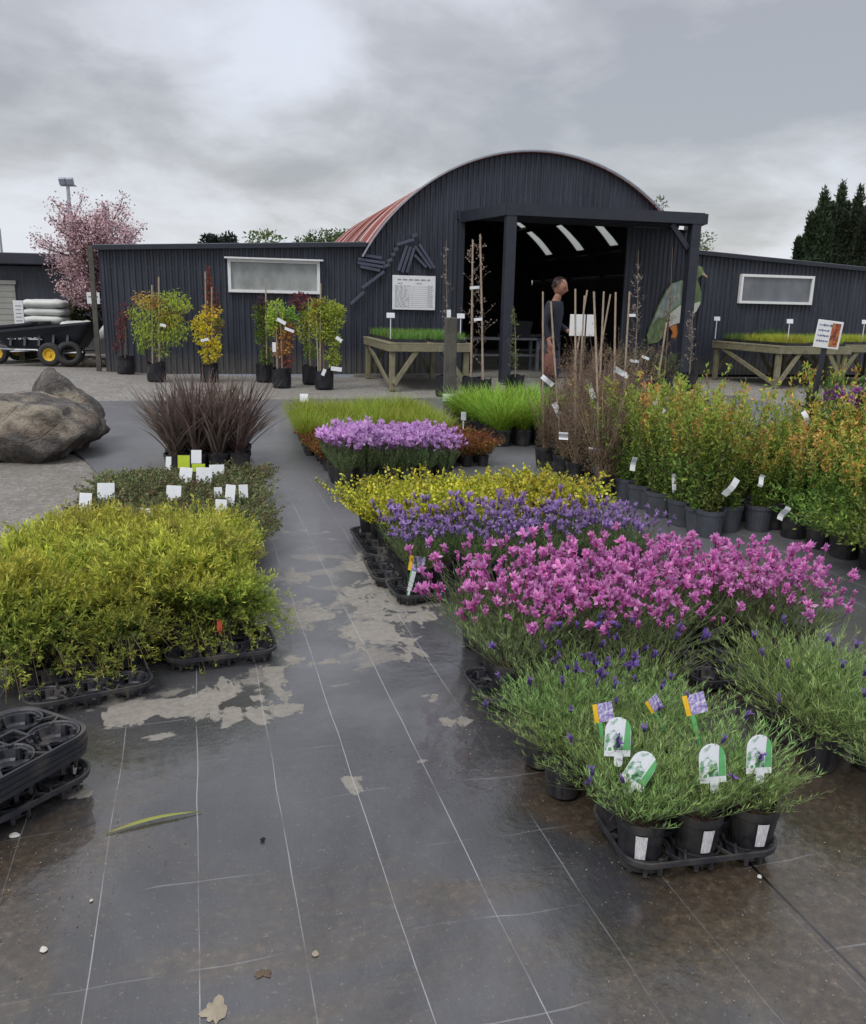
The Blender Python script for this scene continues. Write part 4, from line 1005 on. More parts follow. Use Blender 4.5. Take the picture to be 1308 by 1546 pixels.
def leafy(seed, hp, hgt, lo, hi, nb, nl, LL, LW, cols, ppow=.8, t0=.2, tipcol=None, out=.7, R0=.03, curve=.1, wide=.9):
    g = np.random.default_rng(seed); mb = MB(); st = MB()
    D = cone_dirs(g, nb, lo, hi); L = hgt * g.uniform(.62, 1.08, nb) / np.maximum(.55, D[:, 2]) * wide
    B = np.stack([g.normal(0, R0, nb), g.normal(0, R0, nb), np.full(nb, hp)], 1)
    def pos(i, t): t = np.asarray(t)[:, None]; return B[i] + D[i] * L[i][:, None] * t + np.array([0, 0, 1.]) * (L[i][:, None] * curve * t * t) * (1 - D[i][:, 2:3])
    for i in range(nb): st.tube(pos(np.full(4, i), np.linspace(0, 1, 4)), np.linspace(.0025, .001, 4), 3, lin(92, 74, 56), cap=False)
    m = nb * nl; i = np.repeat(np.arange(nb), nl); t = t0 + (1.02 - t0) * g.random(m) ** ppow
    P = pos(i, t) + g.normal(0, LL * .3, (m, 3)); LD = D[i] * .6 + g.normal(0, out, (m, 3)) + np.array([0, 0, .3])
    ci = g.integers(0, len(cols), m); C = np.array(cols)[ci]
    if tipcol is not None:
        s = np.clip((t - .56) * 2.6 + g.normal(0, .22, m), 0, 1)[:, None]; tc = np.array(tipcol)[g.integers(0, len(tipcol), m)]; C = C * (1 - s) + tc * s
    C = C * g.uniform(.75, 1.2, nb)[i][:, None]
    mb.leaves(P, LD, LL * g.uniform(.65, 1.25, m), LW * g.uniform(.75, 1.2, m), C, g, fold=.15)
    return [('stems', st.mesh('stems', M['stem'])), ('foliage', mb.mesh('foliage', M['leaf']))]
def grassy(seed, hp, hgt, n, w, lo, hi, c0, c1, tip, droop=(.1, .6), R0=.05, segs=4):
    g = np.random.default_rng(seed); mb = MB(); D = cone_dirs(g, n, lo, hi); a = g.uniform(0, 6.28, n); r = R0 * np.sqrt(g.random(n))
    P = np.stack([r * np.cos(a), r * np.sin(a), np.full(n, hp)], 1); C = lerpc(g, n, c0, c1)
    mb.blades(P, D, hgt * g.uniform(.6, 1.12, n), w * g.uniform(.7, 1.25, n), g.uniform(*droop, n), C, g, segs, np.clip(C * .5 + np.array(tip) * .5, 0, 1))
    return [('foliage', mb.mesh('foliage', M['leaf']))]

POTS = {'14': (pot_mesh('pot', .068, .052, .145, M['pot']), soil_mesh(.062, .13, 1)), '12': (pot_mesh('pot', .058, .046, .10, M['pot']), soil_mesh(.053, .09, 2)),
        '20': (pot_mesh('pot', .102, .08, .185, M['pot']), soil_mesh(.094, .168, 3)), '20g': (pot_mesh('pot', .102, .08, .185, M['potgrey']), soil_mesh(.094, .168, 4)), '25': (pot_mesh('pot', .125, .1, .24, M['pot']), soil_mesh(.116, .22, 5))}
SLOT = {}
def potted(name, label, cat, p, pot, variants, group, sc=None, rz=None, extra=None, tiltv=0.0):
    t = thing(name, label, cat, p, random.uniform(0, 6.28) if rz is None else rz, group)
    pm, sm = POTS[pot]; link('pot', pm, t); link('soil', sm, t)
    v = random.choice(variants); s = sc if sc else random.uniform(.9, 1.1)
    hp = {'14': .13, '12': .09, '20': .168, '20g': .168, '25': .22}[pot]
    for nm, me in v:
        o = link(nm, me, t); o.scale = (s, s, s * random.uniform(.93, 1.07)); o.location.z = hp * (1 - o.scale.z)
    if extra: extra(t)
    return t
def rowlabel(desc, j, i, where):
    r = 'front row' if j == 0 else ORD[j + 1] + ' row back'
    return f'{desc}, {ORD[i+1]} from left, {r}'
def block(name, desc, cat, group, pot, variants, s0, t0, ds, dt, ns, nt_, where='', skip=None, z=.008, jit=.012, shear=0.0, scf=None, extra=None):
    res = {}
    for j in range(ns):
        ii = 0
        for i in range(nt_):
            if skip and skip(i, j): continue
            s = s0 + j * ds + random.uniform(-jit, jit); t = t0 + i * dt + shear * j + random.uniform(-jit, jit)
            res[(i, j)] = potted(name, rowlabel(desc, j, ii, where), cat, ST(s, t, z), pot, variants, group, sc=scf(i, j) if scf else None, extra=(lambda T, i=i, j=j: extra(T, i, j)) if extra else None); ii += 1
    return res

def tray_mesh(nx, ny, sp, r, cuts=True):
    """carry tray with round cells, cut-out webs and a scalloped rim"""
    mb = MB(); H = .062; hw = .0045
    Lx, Ly = nx * sp, ny * sp
    for i in range(nx):
        for j in range(ny):
            c = (-Lx / 2 + (i + .5) * sp, -Ly / 2 + (j + .5) * sp, 0)
            mb.lathe([(r * .70, .014), (r * .80, .012), (r * .84, .018), (r * .98, H - .004), (r * 1.05, H), (r * 1.05, H - .006), (r * .93, H - .012), (r * .80, .024), (r * .70, .018)], 24, c,
                     skip=(lambda a, b: a in (2, 6, 7) and b % 6 in (0, 1)) if cuts else None)
            mb.lathe([(r * .70, .014), (r * .3, .014), (r * .3, .018), (r * .70, .018)], 24, c)
            for k in range(4):
                a = R(45 + 90 * k); mb.bar((c[0] + math.cos(a) * r * .3, c[1] + math.sin(a) * r * .3, .015), (c[0] + math.cos(a) * r * .75, c[1] + math.sin(a) * r * .75, .015), .012, .006)
            for k in range(8):
                a = R(22.5 + 45 * k); mb.box((c[0] + math.cos(a) * r * .86, c[1] + math.sin(a) * r * .86, .028), (.008, .012, .05), rz=a)
    # webs between the cells
    for i in range(nx - 1):
        for j in range(ny - 1):
            c = (-Lx / 2 + (i + 1) * sp, -Ly / 2 + (j + 1) * sp)
            for k in range(4):
                a = R(45 + 90 * k); a2 = a + R(90); d = sp * .30
                mb.bar((c[0] + math.cos(a) * d, c[1] + math.sin(a) * d, H - .004), (c[0] + math.cos(a2) * d, c[1] + math.sin(a2) * d, H - .004), .009, .008)
    # outer rim
    def loop(o): return [(p[0], p[1]) for p in rrect(Lx + o, Ly + o, sp * .48, 0, 8)]
    A, B = loop(.012), loop(-.004); n = len(A)
    prof = [(A, H - .016), (loop(.016), H), (loop(.004), H + .001), (B, H - .002), (B, H - .016)]
    V = [(x, y, z) for lp, z in prof for x, y in lp]; m = len(prof)
    mb.add(V, [(k * n + i, k * n + (i + 1) % n, ((k + 1) % m) * n + (i + 1) % n, ((k + 1) % m) * n + i) for k in range(m) for i in range(n)])
    for sx in (-1, 1):
        for j in range(ny - 1):
            y = -Ly / 2 + (j + 1) * sp
            for dy in (-1, 1): mb.bar((sx * (Lx / 2), y + dy * .006, H - .006), (sx * (Lx / 2 - sp * .30), y + dy * sp * .19, H - .006), .007, .008)
    for sy in (-1, 1):
        for i in range(nx - 1):
            x = -Lx / 2 + (i + 1) * sp
            for dx in (-1, 1): mb.bar((x + dx * .006, sy * (Ly / 2), H - .006), (x + dx * sp * .19, sy * (Ly / 2 - sp * .30), H - .006), .007, .008)
    return mb.mesh('carry_tray', M['traypl'])
TR32 = tray_mesh(3, 2, .15, .066); TR42 = tray_mesh(4, 2, .165, .074)
def tray(me, p, rz, label, group=None):
    o = link('carry_tray', me, loc=p, rz=rz); return tag(o, label, 'plant tray', group)

# ------------------------------------------------------------------ blocks of plants
G0, G1 = lin(86, 112, 62), lin(138, 158, 98)
LAVG = [lavender(100 + k, .13, .055, .185, 2, 84, lin(110, 146, 76), lin(172, 196, 124), 120, 20, [3, 2, 4][k], (lin(122, 96, 168), lin(152, 126, 198), lin(84, 62, 124), .022, .010, 5), .034, .0031) for k in range(3)]
LAVT = [lavender(150 + k, .13, .055, .185, 2, 60, lin(110, 146, 76), lin(172, 196, 124), 100, 20, [1, 2][k], (lin(122, 96, 168), lin(152, 126, 198), lin(84, 62, 124), .022, .010, 5), .034, .0031) for k in range(2)]
LAVGB = [lavender(106 + k, .13, .055, .20, 2, 60, lin(88, 120, 60), lin(146, 170, 102), 84, 17, [11, 8][k], (lin(112, 84, 166), lin(146, 116, 198), lin(76, 52, 120), .028, .012, 8), .032, .0032, ped=.08) for k in range(2)]
LAVF = [lavender(110 + k, .13, .055, .19, 2, 66, lin(86, 112, 64), lin(140, 156, 100), 62, 13, [28, 34, 22][k], (lin(212, 112, 190), lin(242, 182, 232), lin(178, 86, 156), .0235, .0115, 19), .03, .0034, ped=.085) for k in range(3)]
LAVF0 = [lavender(118, .13, .055, .20, 2, 62, lin(104, 128, 78), lin(154, 168, 116), 60, 15, 9, (lin(184, 76, 156), lin(220, 138, 202), lin(150, 60, 122), .033, .014, 10), .032, .0034)]
LAVE = [lavender(120 + k, .13, .05, .175, 2, 44, lin(78, 104, 58), lin(124, 144, 88), 56, 13, [15, 18, 12][k], (lin(150, 120, 180), lin(192, 164, 216), lin(112, 84, 144), .026, .011, 8), .03, .0036, ped=.075) for k in range(3)]
LAVC = [lavender(130 + k, .13, .055, .21, 2, 38, lin(78, 106, 66), lin(124, 144, 92), 56, 12, [46, 40, 50][k], (lin(206, 156, 216), lin(232, 198, 238), lin(168, 110, 184), .036, .016, 8), .04, .005, ped=.1, sep=False) for k in range(3)]
YSH = [plume_shrub(200 + k, .13, .26, 3, 50, lin(106, 134, 58), lin(200, 202, 84), nb=86, ntw=13, nn=8, NW=.0054, NL=.022, tw=.062) for k in range(3)]
YSHF = [plume_shrub(210 + k, .13, .20, 8, 92, lin(106, 132, 60), lin(184, 190, 84), nb=110, ntw=14, nn=8, NW=.005, NL=.02, tw=.055, droop=.62, t0=.1) for k in range(2)]
DK = [leafy(220 + k, .13, .13, 15, 80, 60, 28, .022, .012, [lin(84, 100, 64), lin(104, 120, 74), lin(120, 126, 84), lin(126, 100, 80), lin(138, 146, 100)], curve=.2) for k in range(3)]
YL = [leafy(230 + k, .13, .25, 5, 62, 62, 34, .023, .017, [lin(206, 196, 58), lin(186, 182, 54), lin(222, 214, 92), lin(164, 168, 58), lin(128, 142, 54)], curve=.15) for k in range(3)]
BZ = [leafy(240 + k, .09, .20, 8, 62, 34, 24, .026, .015, [lin(136, 72, 44), lin(158, 92, 52), lin(112, 82, 48), lin(112, 110, 54), lin(150, 104, 56)]) for k in range(2)]
GA = [grassy(250 + k, .09, .37, 200, .0065, 2, 34, lin(104, 132, 36), lin(150, 168, 54), lin(164, 170, 66), (.1, .5), .045) for k in range(3)]
GI = [grassy(260 + k, .168, .48, 260, .009, 2, 40, lin(92, 140, 32), lin(150, 186, 60), lin(160, 190, 76), (.15, .7), .07, 5) for k in range(3)]
FX = [grassy(270 + k, .168, .74, 80, .024, 2, 40, lin(84, 72, 68), lin(132, 116, 108), lin(108, 90, 84), (.0, .38), .045, 6) for k in range(3)]
KO = [leafy(280 + k, .168, .80, 2, [22, 28, 18, 26, 20][k], [14, 17, 12, 15, 13][k], 128, .035, .014, [lin(92, 122, 52), lin(116, 144, 62), lin(140, 162, 74), lin(84, 108, 54)], tipcol=[[lin(216, 156, 88), lin(186, 168, 76), lin(146, 168, 72)], [lin(150, 172, 74), lin(168, 176, 78)], [lin(222, 156, 92), lin(210, 144, 100), lin(160, 170, 76)], [lin(210, 162, 84), lin(156, 170, 72), lin(150, 168, 70)], [lin(204, 154, 84), lin(168, 172, 76), lin(160, 170, 72)]][k], out=.75, t0=.0, ppow=1.05, R0=.04) for k in range(5)]

# left side, walking from the viewer to the shed
def skipY(i, j): return (j == 0 and i in (3,)) 
block('golden_shrub', 'feathery yellow green shrub in black pot', 'potted plant', 'feathery yellow green shrubs left of the path', '14', YSH, 3.58, -.77, .185, .166, 6, 6, ' of left block', shear=.012, z=.03, scf=lambda i, j: random.choice((.78, .9, 1.0, 1.1, 1.25)) * (1.0 if i < 5 else .88))
# the front trays, part filled
trA = ST(3.26, -.46, .008); tray(TR32, trA, MAT_ANG + R(14), 'black carry tray with empty cells in front of the yellow green shrubs')
trB = ST(3.52, .05, .008); tray(TR32, trB, MAT_ANG + R(4), 'black carry tray under the yellow green shrubs nearest the path')
for k, (px, py, z, lab, vs, ss) in enumerate(((192, 1000, .06, 'single black pot with sparse yellow green shrub standing in half empty tray', YSHF, .75), (45, 1010, .05, 'drooping yellow green shrub at the left end of half empty tray', YSHF, 1.15), (118, 1000, .04, 'yellow green shrub between pots at back of half empty tray', YSHF, 1.0), (5, 1000, .05, 'drooping yellow green shrub cut by the left photo edge', YSHF, 1.2),
        (335, 970, .02, 'yellow green shrub with orange label in tray near the path', YSHF, .85), (366, 962, .02, 'yellow green shrub at right front corner beside the path', YSHF, .72), (275, 965, .02, 'yellow green shrub drooping over the mat between two trays', YSHF, 1.15))):
    p = gnd(px, py, z); potted('golden_shrub', lab, 'potted plant', p, '14', vs, 'feathery yellow green shrubs left of the path', sc=ss)
M['orange'] = simple('orange_label', lin(206, 84, 44), .5, .1)
def cardtag(name, label, p, w, h, mat, rz=0.0, lean=.2, stalk=.12, group=None):
    t = thing(name, label, 'plant label', p, rz, group)
    mb = MB(); mb.box((0, 0, -stalk / 2 + .01), (.008, .003, stalk)); link('stalk', mb.mesh('stalk', mat), t)
    mb = MB(); mb.box((0, 0, h / 2), (w, .003, h), M=Matrix.Rotation(-lean, 3, 'X'), bev=.0012); link('card', mb.mesh('card', mat), t); return t
for px, py, Y, lab in ((180, 965, 3.28, 'small orange label hanging on the pot in half empty tray'), (332, 952, 3.35, 'small orange label among yellow green shrubs near the path')):
    p = at(px, py, Y); cardtag('orange_label', lab, p, .022, .045, M['orange'], .2, .2, .03)
M['printgrey'] = simple('grey_label_print', lin(150, 160, 172), .5, .1)
block('groundcover_plant', 'low dark green groundcover in black pot', 'potted plant', 'low dark groundcover plants behind the yellow shrubs', '14', DK, 4.78, -.66, .20, .18, 10, 6, ' of dark block', shear=.01, scf=lambda i, j: random.uniform(.85, 1.2))
M['lime'] = simple('lime_label', lin(176, 196, 40), .5, .1)
WL = [(130, 757, 24, 30, 'front left corner of the dark groundcover'), (161, 742, 30, 30, 'left side of the dark groundcover, larger one'), (263, 745, 28, 28, 'middle of dark groundcover above yellow shrubs'), (222, 775, 26, 18, 'front edge of dark groundcover, lying low'), (281, 718, 26, 28, 'dark groundcover below the yellow label'), (309, 718, 28, 28, 'dark groundcover below second yellow label'), (328, 712, 26, 24, 'dark groundcover right of middle, near flax'), (297, 690, 18, 24, 'tallest, directly in front of the flax'), (330, 745, 14, 22, 'narrow, right part of dark groundcover'), (348, 748, 20, 38, 'right edge of dark groundcover, tallest of pair'), (334, 765, 22, 26, 'right front of dark groundcover, lower of pair'), (255, 700, 10, 24, 'thin one at back beside flax'), (368, 742, 16, 24, 'rightmost, among trailing leaves beside path')]
for px, py, w, h, wh in WL:
    z = .25; p = gnd(px, py + h * .4, z - .02); Y = p.y; k = Y / FOC * .86
    t = cardtag('white_label', f'white plant label standing in {wh}' if not wh.startswith(('tallest', 'narrow', 'thin', 'rightmost')) else f'white plant label, {wh}', p, w * k, h * k, M['tagwhite'], random.uniform(-.3, .3), .25, .14, 'white labels in the dark groundcover')
    mb = MB()
    for r_ in range(3): mb.box((0, -.0028 , h * k * (.42 - .16 * r_)), (w * k * .6, .001, h * k * .05), M=Matrix.Rotation(-.25, 3, 'X'))
    link('fine_print', mb.mesh('fine_print', M['printgrey']), t)
for px, py, w, h, lab in ((278, 697, 18, 20, 'yellow green plant label left of tallest white label by the flax'), (300, 706, 20, 12, 'yellow green plant label tucked behind white labels')):
    p = gnd(px, py + h / 2, .27); k = p.y / FOC; cardtag('lime_label', lab, p, w * k, h * k, M['lime'], .1, .2, .12)
block('flax_plant', 'dark purple bronze flax in black pot', 'potted plant', 'dark bronze flax plants', '20', FX, 7.66, -.20, .21, .185, 4, 4, ' of flax block', shear=.01)

# right side, from the viewer to the shed
GRPG = 'green lavender pots at the near right'
sp = .15
fr0 = gnd(968, 1246, .135); fr1 = gnd(1138, 1228, .135)
fdir = (fr1 - fr0); fang = math.atan2(fdir.y, fdir.x); fu = Vector((math.cos(fang), math.sin(fang), 0)); fv = Vector((-fu.y, fu.x, 0))
M['picwhite'] = None
def mat_labelpic():
    m, nt, p, out = newmat('label_flower_print'); o = coord(nt)
    sx = nt.nodes.new('ShaderNodeSeparateXYZ'); nt.links.new(o, sx.inputs[0])
    n = noise_(nt, o, 42, 4, .65, .5)
    up = sstep(nt, sx.outputs[2], .048, .066)
    k = math_(nt, 'ADD', math_(nt, 'MULTIPLY', up, .15), n)
    c = ramp_(nt, k, [(.38, lin(44, 84, 58)), (.48, lin(84, 140, 96)), (.55, lin(160, 188, 172)), (.62, lin(222, 226, 234))])
    nt.links.new(c, p.inputs['Base Color']); p.inputs['Roughness'].default_value = .3; return m
M['labelpic'] = mat_labelpic(); M['labgreen'] = simple('label_green', lin(96, 168, 106), .35, .15, 40)
M['badge'] = simple('label_badge', lin(150, 186, 160), .4, .1)
def bignametag(p, rz, lean, roll, label, sc=1.0):
    t = thing('picture_label', label, 'plant label', p, rz, 'rounded picture labels in the front tray'); t.rotation_euler = (-lean, roll, rz); t.scale = (sc,) * 3
    W, Hh = .074, .108
    MX = Matrix(((1, 0, 0, 0), (0, 0, 1, 0), (0, 1, 0, 0), (0, 0, 0, 1)))
    def arch(x0, x1, z0, z1, n=10):
        r = W / 2; o = []
        for k in range(n + 1):
            a = math.pi * k / n; o.append((r * math.cos(a), Hh - r + r * math.sin(a)))
        o = [(x, z) for x, z in o if x0 <= x <= x1]
        return [(x1, z0)] + o + [(x0, z0)]
    mb = MB(); mb.prism(arch(-W / 2, W / 2, 0, Hh), -.0008, .0012, M=MX); link('card', mb.mesh('card', M['tagwhite']), t)
    mb = MB(); mb.prism(arch(-W / 2 + .001, W * .2, .018, Hh), -.0018, -.001, M=MX); link('flower_picture', mb.mesh('flower_picture', M['labelpic']), t)
    mb = MB(); mb.prism(arch(W * .2 + .0005, W / 2 - .001, .018, Hh), -.0018, -.001, M=MX)
    link('green_stripe', mb.mesh('green_stripe', M['labgreen']), t)
    mb = MB(); mb.lathe([(.0105, -.0018), (.0105, -.003), (.0055, -.003), (.0055, -.0018)], 18, (-W * .3, 0, .02), axis=Matrix(((1, 0, 0), (0, 0, 1), (0, 1, 0)))); link('badge_ring', mb.mesh('badge_ring', M['white']), t)
    mb = MB(); mb.lathe([(.0, -.0022), (.005, -.0022)], 14, (-W * .3, 0, .02), axis=Matrix(((1, 0, 0), (0, 0, 1), (0, 1, 0)))); link('badge_centre', mb.mesh('badge_centre', M['labgreen']), t)
    mb = MB(); mb.box((W * .05, 0, -.006), (.024, .002, .014)); mb.lathe([(.0, -.001), (.0125, -.001), (.0125, .001)], 16, (W * .05, 0, -.017), axis=Matrix(((1, 0, 0), (0, 0, 1), (0, 1, 0)))); link('tab', mb.mesh('tab', M['tagwhite']), t)
    mb = MB(); mb.box((W * .05, .001, -.07), (.006, .0015, .09)); link('stalk', mb.mesh('stalk', M['pot']), t)
    return t
M['barcode'] = None
def mat_sticker():
    m, nt, p, out = newmat('price_sticker'); o = coord(nt)
    n = noise_(nt, mapping(nt, o, (400, 400, 8)), 1.0, 2); c = ramp_(nt, n, [(.44, lin(196, 196, 200)), (.56, lin(226, 226, 230))])
    nt.links.new(c, p.inputs['Base Color']); p.inputs['Roughness'].default_value = .5; return m
M['sticker'] = mat_sticker()
def sticker(t, ang, h=.075):
    mb = MB(); n = 5; V = []
    for z in (.045, .045 + h):
        for k in range(n):
            a = ang - .23 + .46 * k / (n - 1); r = .0525 + (.068 * .955 - .0525) * min(1, z / .105) + .0012
            if z > .105: r = .0695
            V.append((r * math.cos(a), r * math.sin(a), z))
    mb.add(V, [(k, k + 1, n + k + 1, n + k) for k in range(n - 1)]); link('price_sticker', mb.mesh('price_sticker', M['sticker']), t)
cen = (fr0 + fr1) / 2 + fv * (sp / 2); cen.z = .008
tray(TR32, cen, fang, 'black carry tray holding the nearest green lavenders at front right')
posn = ['left', 'middle', 'right']
FT = {}
for j in range(2):
    for i in range(3):
        p = fr0 + fu * ((fr1 - fr0).length / 2 * i) + fv * (sp * j); p.z = .024
        lab = f'green lavender in black pot, {posn[i]} of the {"front" if j == 0 else "back"} row in nearest tray'
        FT[(i, j)] = potted('lavender_plant', lab, 'potted plant', p, '14', LAVT if j == 0 else LAVG, GRPG, sc=[.86, .74, .7][i] if j == 0 else .82, rz=random.uniform(0, 6.28))
for i, dr in ((0, .05), (1, .1), (2, .0)):
    t = FT[(i, 0)]; sticker(t, -math.pi / 2 + dr + fang * 0 - t.rotation_euler.z + [-.25, .05, .05][i])
for px, py, Y, rz, lean, roll, lab, s in ((932, 1142, 2.10, .1, .25, .05, 'rounded white flower picture label, leftmost and highest in the front tray', 1.0), (952, 1186, 2.03, -.1, .3, .55, 'rounded picture label leaning over to the right, below leftmost label', .95), (1077, 1182, 2.05, .1, .2, -.06, 'rounded white flower picture label in the middle pot of front tray', 1.0), (1146, 1168, 2.08, .15, .2, .02, 'rounded white flower picture label in right pot of front tray', 1.0)):
    bignametag(at(px, py, Y), rz, lean, roll, lab, s)
# two flower picture tags further back, with a yellow edge
def mat_lavpic():
    m, nt, p, out = newmat('label_lavender_print'); n = noise_(nt, coord(nt), 90, 3, .7)
    nt.links.new(ramp_(nt, n, [(.38, lin(120, 96, 170)), (.52, lin(170, 160, 206)), (.64, lin(226, 226, 234))]), p.inputs['Base Color']); p.inputs['Roughness'].default_value = .35; return m
M['lavpic'] = mat_lavpic(); M['yellow'] = simple('label_yellow', lin(234, 186, 44), .4, .15, 30)
def flagtag(p, rz, roll, label, sc=1.0):
    t = thing('flower_label', label, 'plant label', p, rz); t.rotation_euler = (-.25, roll, rz); t.scale = (sc,) * 3
    mb = MB(); mb.box((.010, 0, .028), (.046, .002, .056)); link('picture', mb.mesh('picture', M['lavpic']), t)
    mb = MB(); mb.box((-.021, 0, .028), (.014, .002, .056)); link('yellow_edge', mb.mesh('yellow_edge', M['yellow']), t)
    mb = MB(); mb.box((-.012, 0, -.05), (.012, .002, .10)); link('stalk', mb.mesh('stalk', M['labgreen']), t)
flagtag(at(912, 1090, 2.28), .2, -.12, 'lavender picture label with yellow edge above the leftmost rounded label'); flagtag(at(1052, 1078, 2.33), .1, -.25, 'larger lavender picture label with yellow edge, tilted, middle of near lavenders', 1.1)
flagtag(at(992, 1072, 2.42), .5, -.5, 'half hidden lavender picture label left of the larger tilted one', .8)
# the rest of the near group
for k, (s, t, lab, v, ss) in enumerate(((2.17, 1.06, 'green lavender at left front corner, beside nearest tray', LAVG, 1.0), (2.35, 1.06, 'trailing green lavender nearest the path, left of nearest tray', LAVG, 1.05), (2.2, 1.2, 'green lavender directly behind the leftmost rounded label', LAVG, 1.05), (2.36, 1.15, 'green lavender with blue flowers, second from path behind front tray', LAVG, 1.1), (2.20, 1.32, 'green lavender behind the larger tilted picture label', LAVG, 1.05), (2.36, 1.26, 'green lavender with blue flowers in middle of near group', LAVG, 1.1), (2.22, 1.48, 'green lavender behind the right rounded label', LAVG, 1.0), (2.37, 1.43, 'green lavender with blue flowers toward right of near group', LAVG, 1.1), (2.5, 1.2, 'blue flowered lavender at the back of near group, left', LAVGB, 1.15), (2.52, 1.36, 'blue flowered lavender at the back of near group, middle', LAVGB, 1.15), (2.54, 1.53, 'blue flowered lavender at the back of near group, right', LAVGB, 1.15))):
    potted('lavender_plant', lab, 'potted plant', ST(s, t, .02), '14', v, GRPG, sc=ss * .74)
# far right edge clump
for s, t, lab, ss in ((2.12, 1.98, 'green lavender at right edge, front pot left', 1.1), (2.08, 2.15, 'green lavender at right edge, front pot right', 1.1), (2.28, 2.02, 'green lavender at right edge, second row left', 1.15), (2.27, 2.18, 'green lavender at right edge, second row right', 1.15), (2.45, 2.06, 'green lavender at right edge, back row left', 1.2), (2.44, 2.22, 'green lavender at right edge, back row right', 1.2), (1.86, 2.03, 'green lavender cut by right edge, lowest on the right', .8)):
    potted('lavender_plant', lab, 'potted plant', ST(s, t, .01), '14', LAVG, 'green lavender pots at the right edge', sc=ss * .84)
block('lavender_plant', 'magenta flowered lavender in black pot', 'potted plant', 'magenta lavenders on the right', '14', LAVF, 2.86, 1.14, .165, .168, 4, 9, ' of magenta block', shear=.008, z=.02, scf=lambda i, j: random.uniform(.82, 1.18), skip=lambda i, j: (j == 0 and i in (0, 5, 6)) )
potted('lavender_plant', 'pale green lavender with few pink flowers at near path corner of magenta block', 'potted plant', ST(2.84, 1.12, .02), '14', LAVF0, 'magenta lavenders on the right', sc=1.05)
tray(TR32, ST(2.88, 1.22, .006), MAT_ANG + R(3), 'black carry tray at the path corner of the magenta lavenders')
tray(TR32, ST(2.82, 2.12, .006), MAT_ANG - R(3), 'half empty black carry tray at front right of the magenta lavenders')
block('lavender_plant', 'purple flowered lavender in black pot', 'potted plant', 'purple lavenders behind the magenta ones', '14', LAVE, 4.02, 1.07, .17, .165, 4, 9, ' of purple block', shear=.0, z=.02, scf=lambda i, j: random.uniform(.85, 1.15), skip=lambda i, j: j == 0 and i in (1,))
tray(TR32, ST(4.08, 1.16, .006), MAT_ANG + R(2), 'black carry tray with an empty cell at path corner of purple lavenders'); tray(TR32, ST(4.44, 1.04, .006), MAT_ANG + R(88), 'black carry tray along the path side of purple lavenders')
pt = at(627, 862, 4.1); flagtag(pt, .1, .15, 'pink flower picture label standing in the empty cell beside purple lavender', 1.35)
pt = at(618, 893, 4.05); cardtag('white_label', 'white blank plant label leaning in the empty tray cell by path', pt, .022, .11, M['tagwhite'], .1, -.1, .03).rotation_euler.y = .22
block('golden_leaf_shrub', 'yellow leaved shrub in black pot', 'potted plant', 'yellow leaved shrubs behind purple lavenders', '14', YL, 4.74, 1.12, .19, .172, 4, 8, ' of yellow block', shear=-.015, z=.02, scf=lambda i, j: random.uniform(.8, 1.2), skip=lambda i, j: j < 1 and i > 5)
tray(TR42, ST(5.0, 1.1, .006), MAT_ANG + R(90), 'black carry tray along the path side of yellow leaved shrubs')
block('lavender_plant', 'pale lilac flowered lavender in black pot', 'potted plant', 'pale lilac lavenders in front of the grasses', '14', LAVC, 6.72, 1.16, .17, .17, 4, 6, ' of lilac block', shear=-.01, z=.02)
block('bronze_shrub', 'reddish bronze leaved shrub in black pot', 'potted plant', 'bronze shrubs between lilac lavenders and grasses', '12', BZ, 7.60, 1.16, .17, .166, 5, 10, ' of bronze block', shear=.0)
block('grass_plant', 'olive green fine grass in black pot', 'potted plant', 'olive fine grasses in the middle', '12', GA, 8.42, 1.08, .20, .175, 10, 9, ' of olive grass block', shear=.012, scf=lambda i, j: random.uniform(1.0, 1.2))
lx = at(459, 600, 10.9); stick_label('bed_label', 'white label on a stalk at far left corner of olive grasses', (lx.x, lx.y, 0), lx.z - .04, .11, .11, None, 0.2, -.4)
block('tall_grass_plant', 'tall bright green grass in black pot', 'potted plant', 'tall bright green grasses', '20', GI, 8.7, 3.25, .26, .23, 7, 5, ' of bright grass block', shear=-.01, scf=lambda i, j: random.uniform(1.0, 1.2))
lx = at(700, 632, 9.8); stick_label('bed_label', 'small white label at front left of the bright green grasses', (lx.x, lx.y, 0), lx.z, .06, .1, None, 0.1, 0)

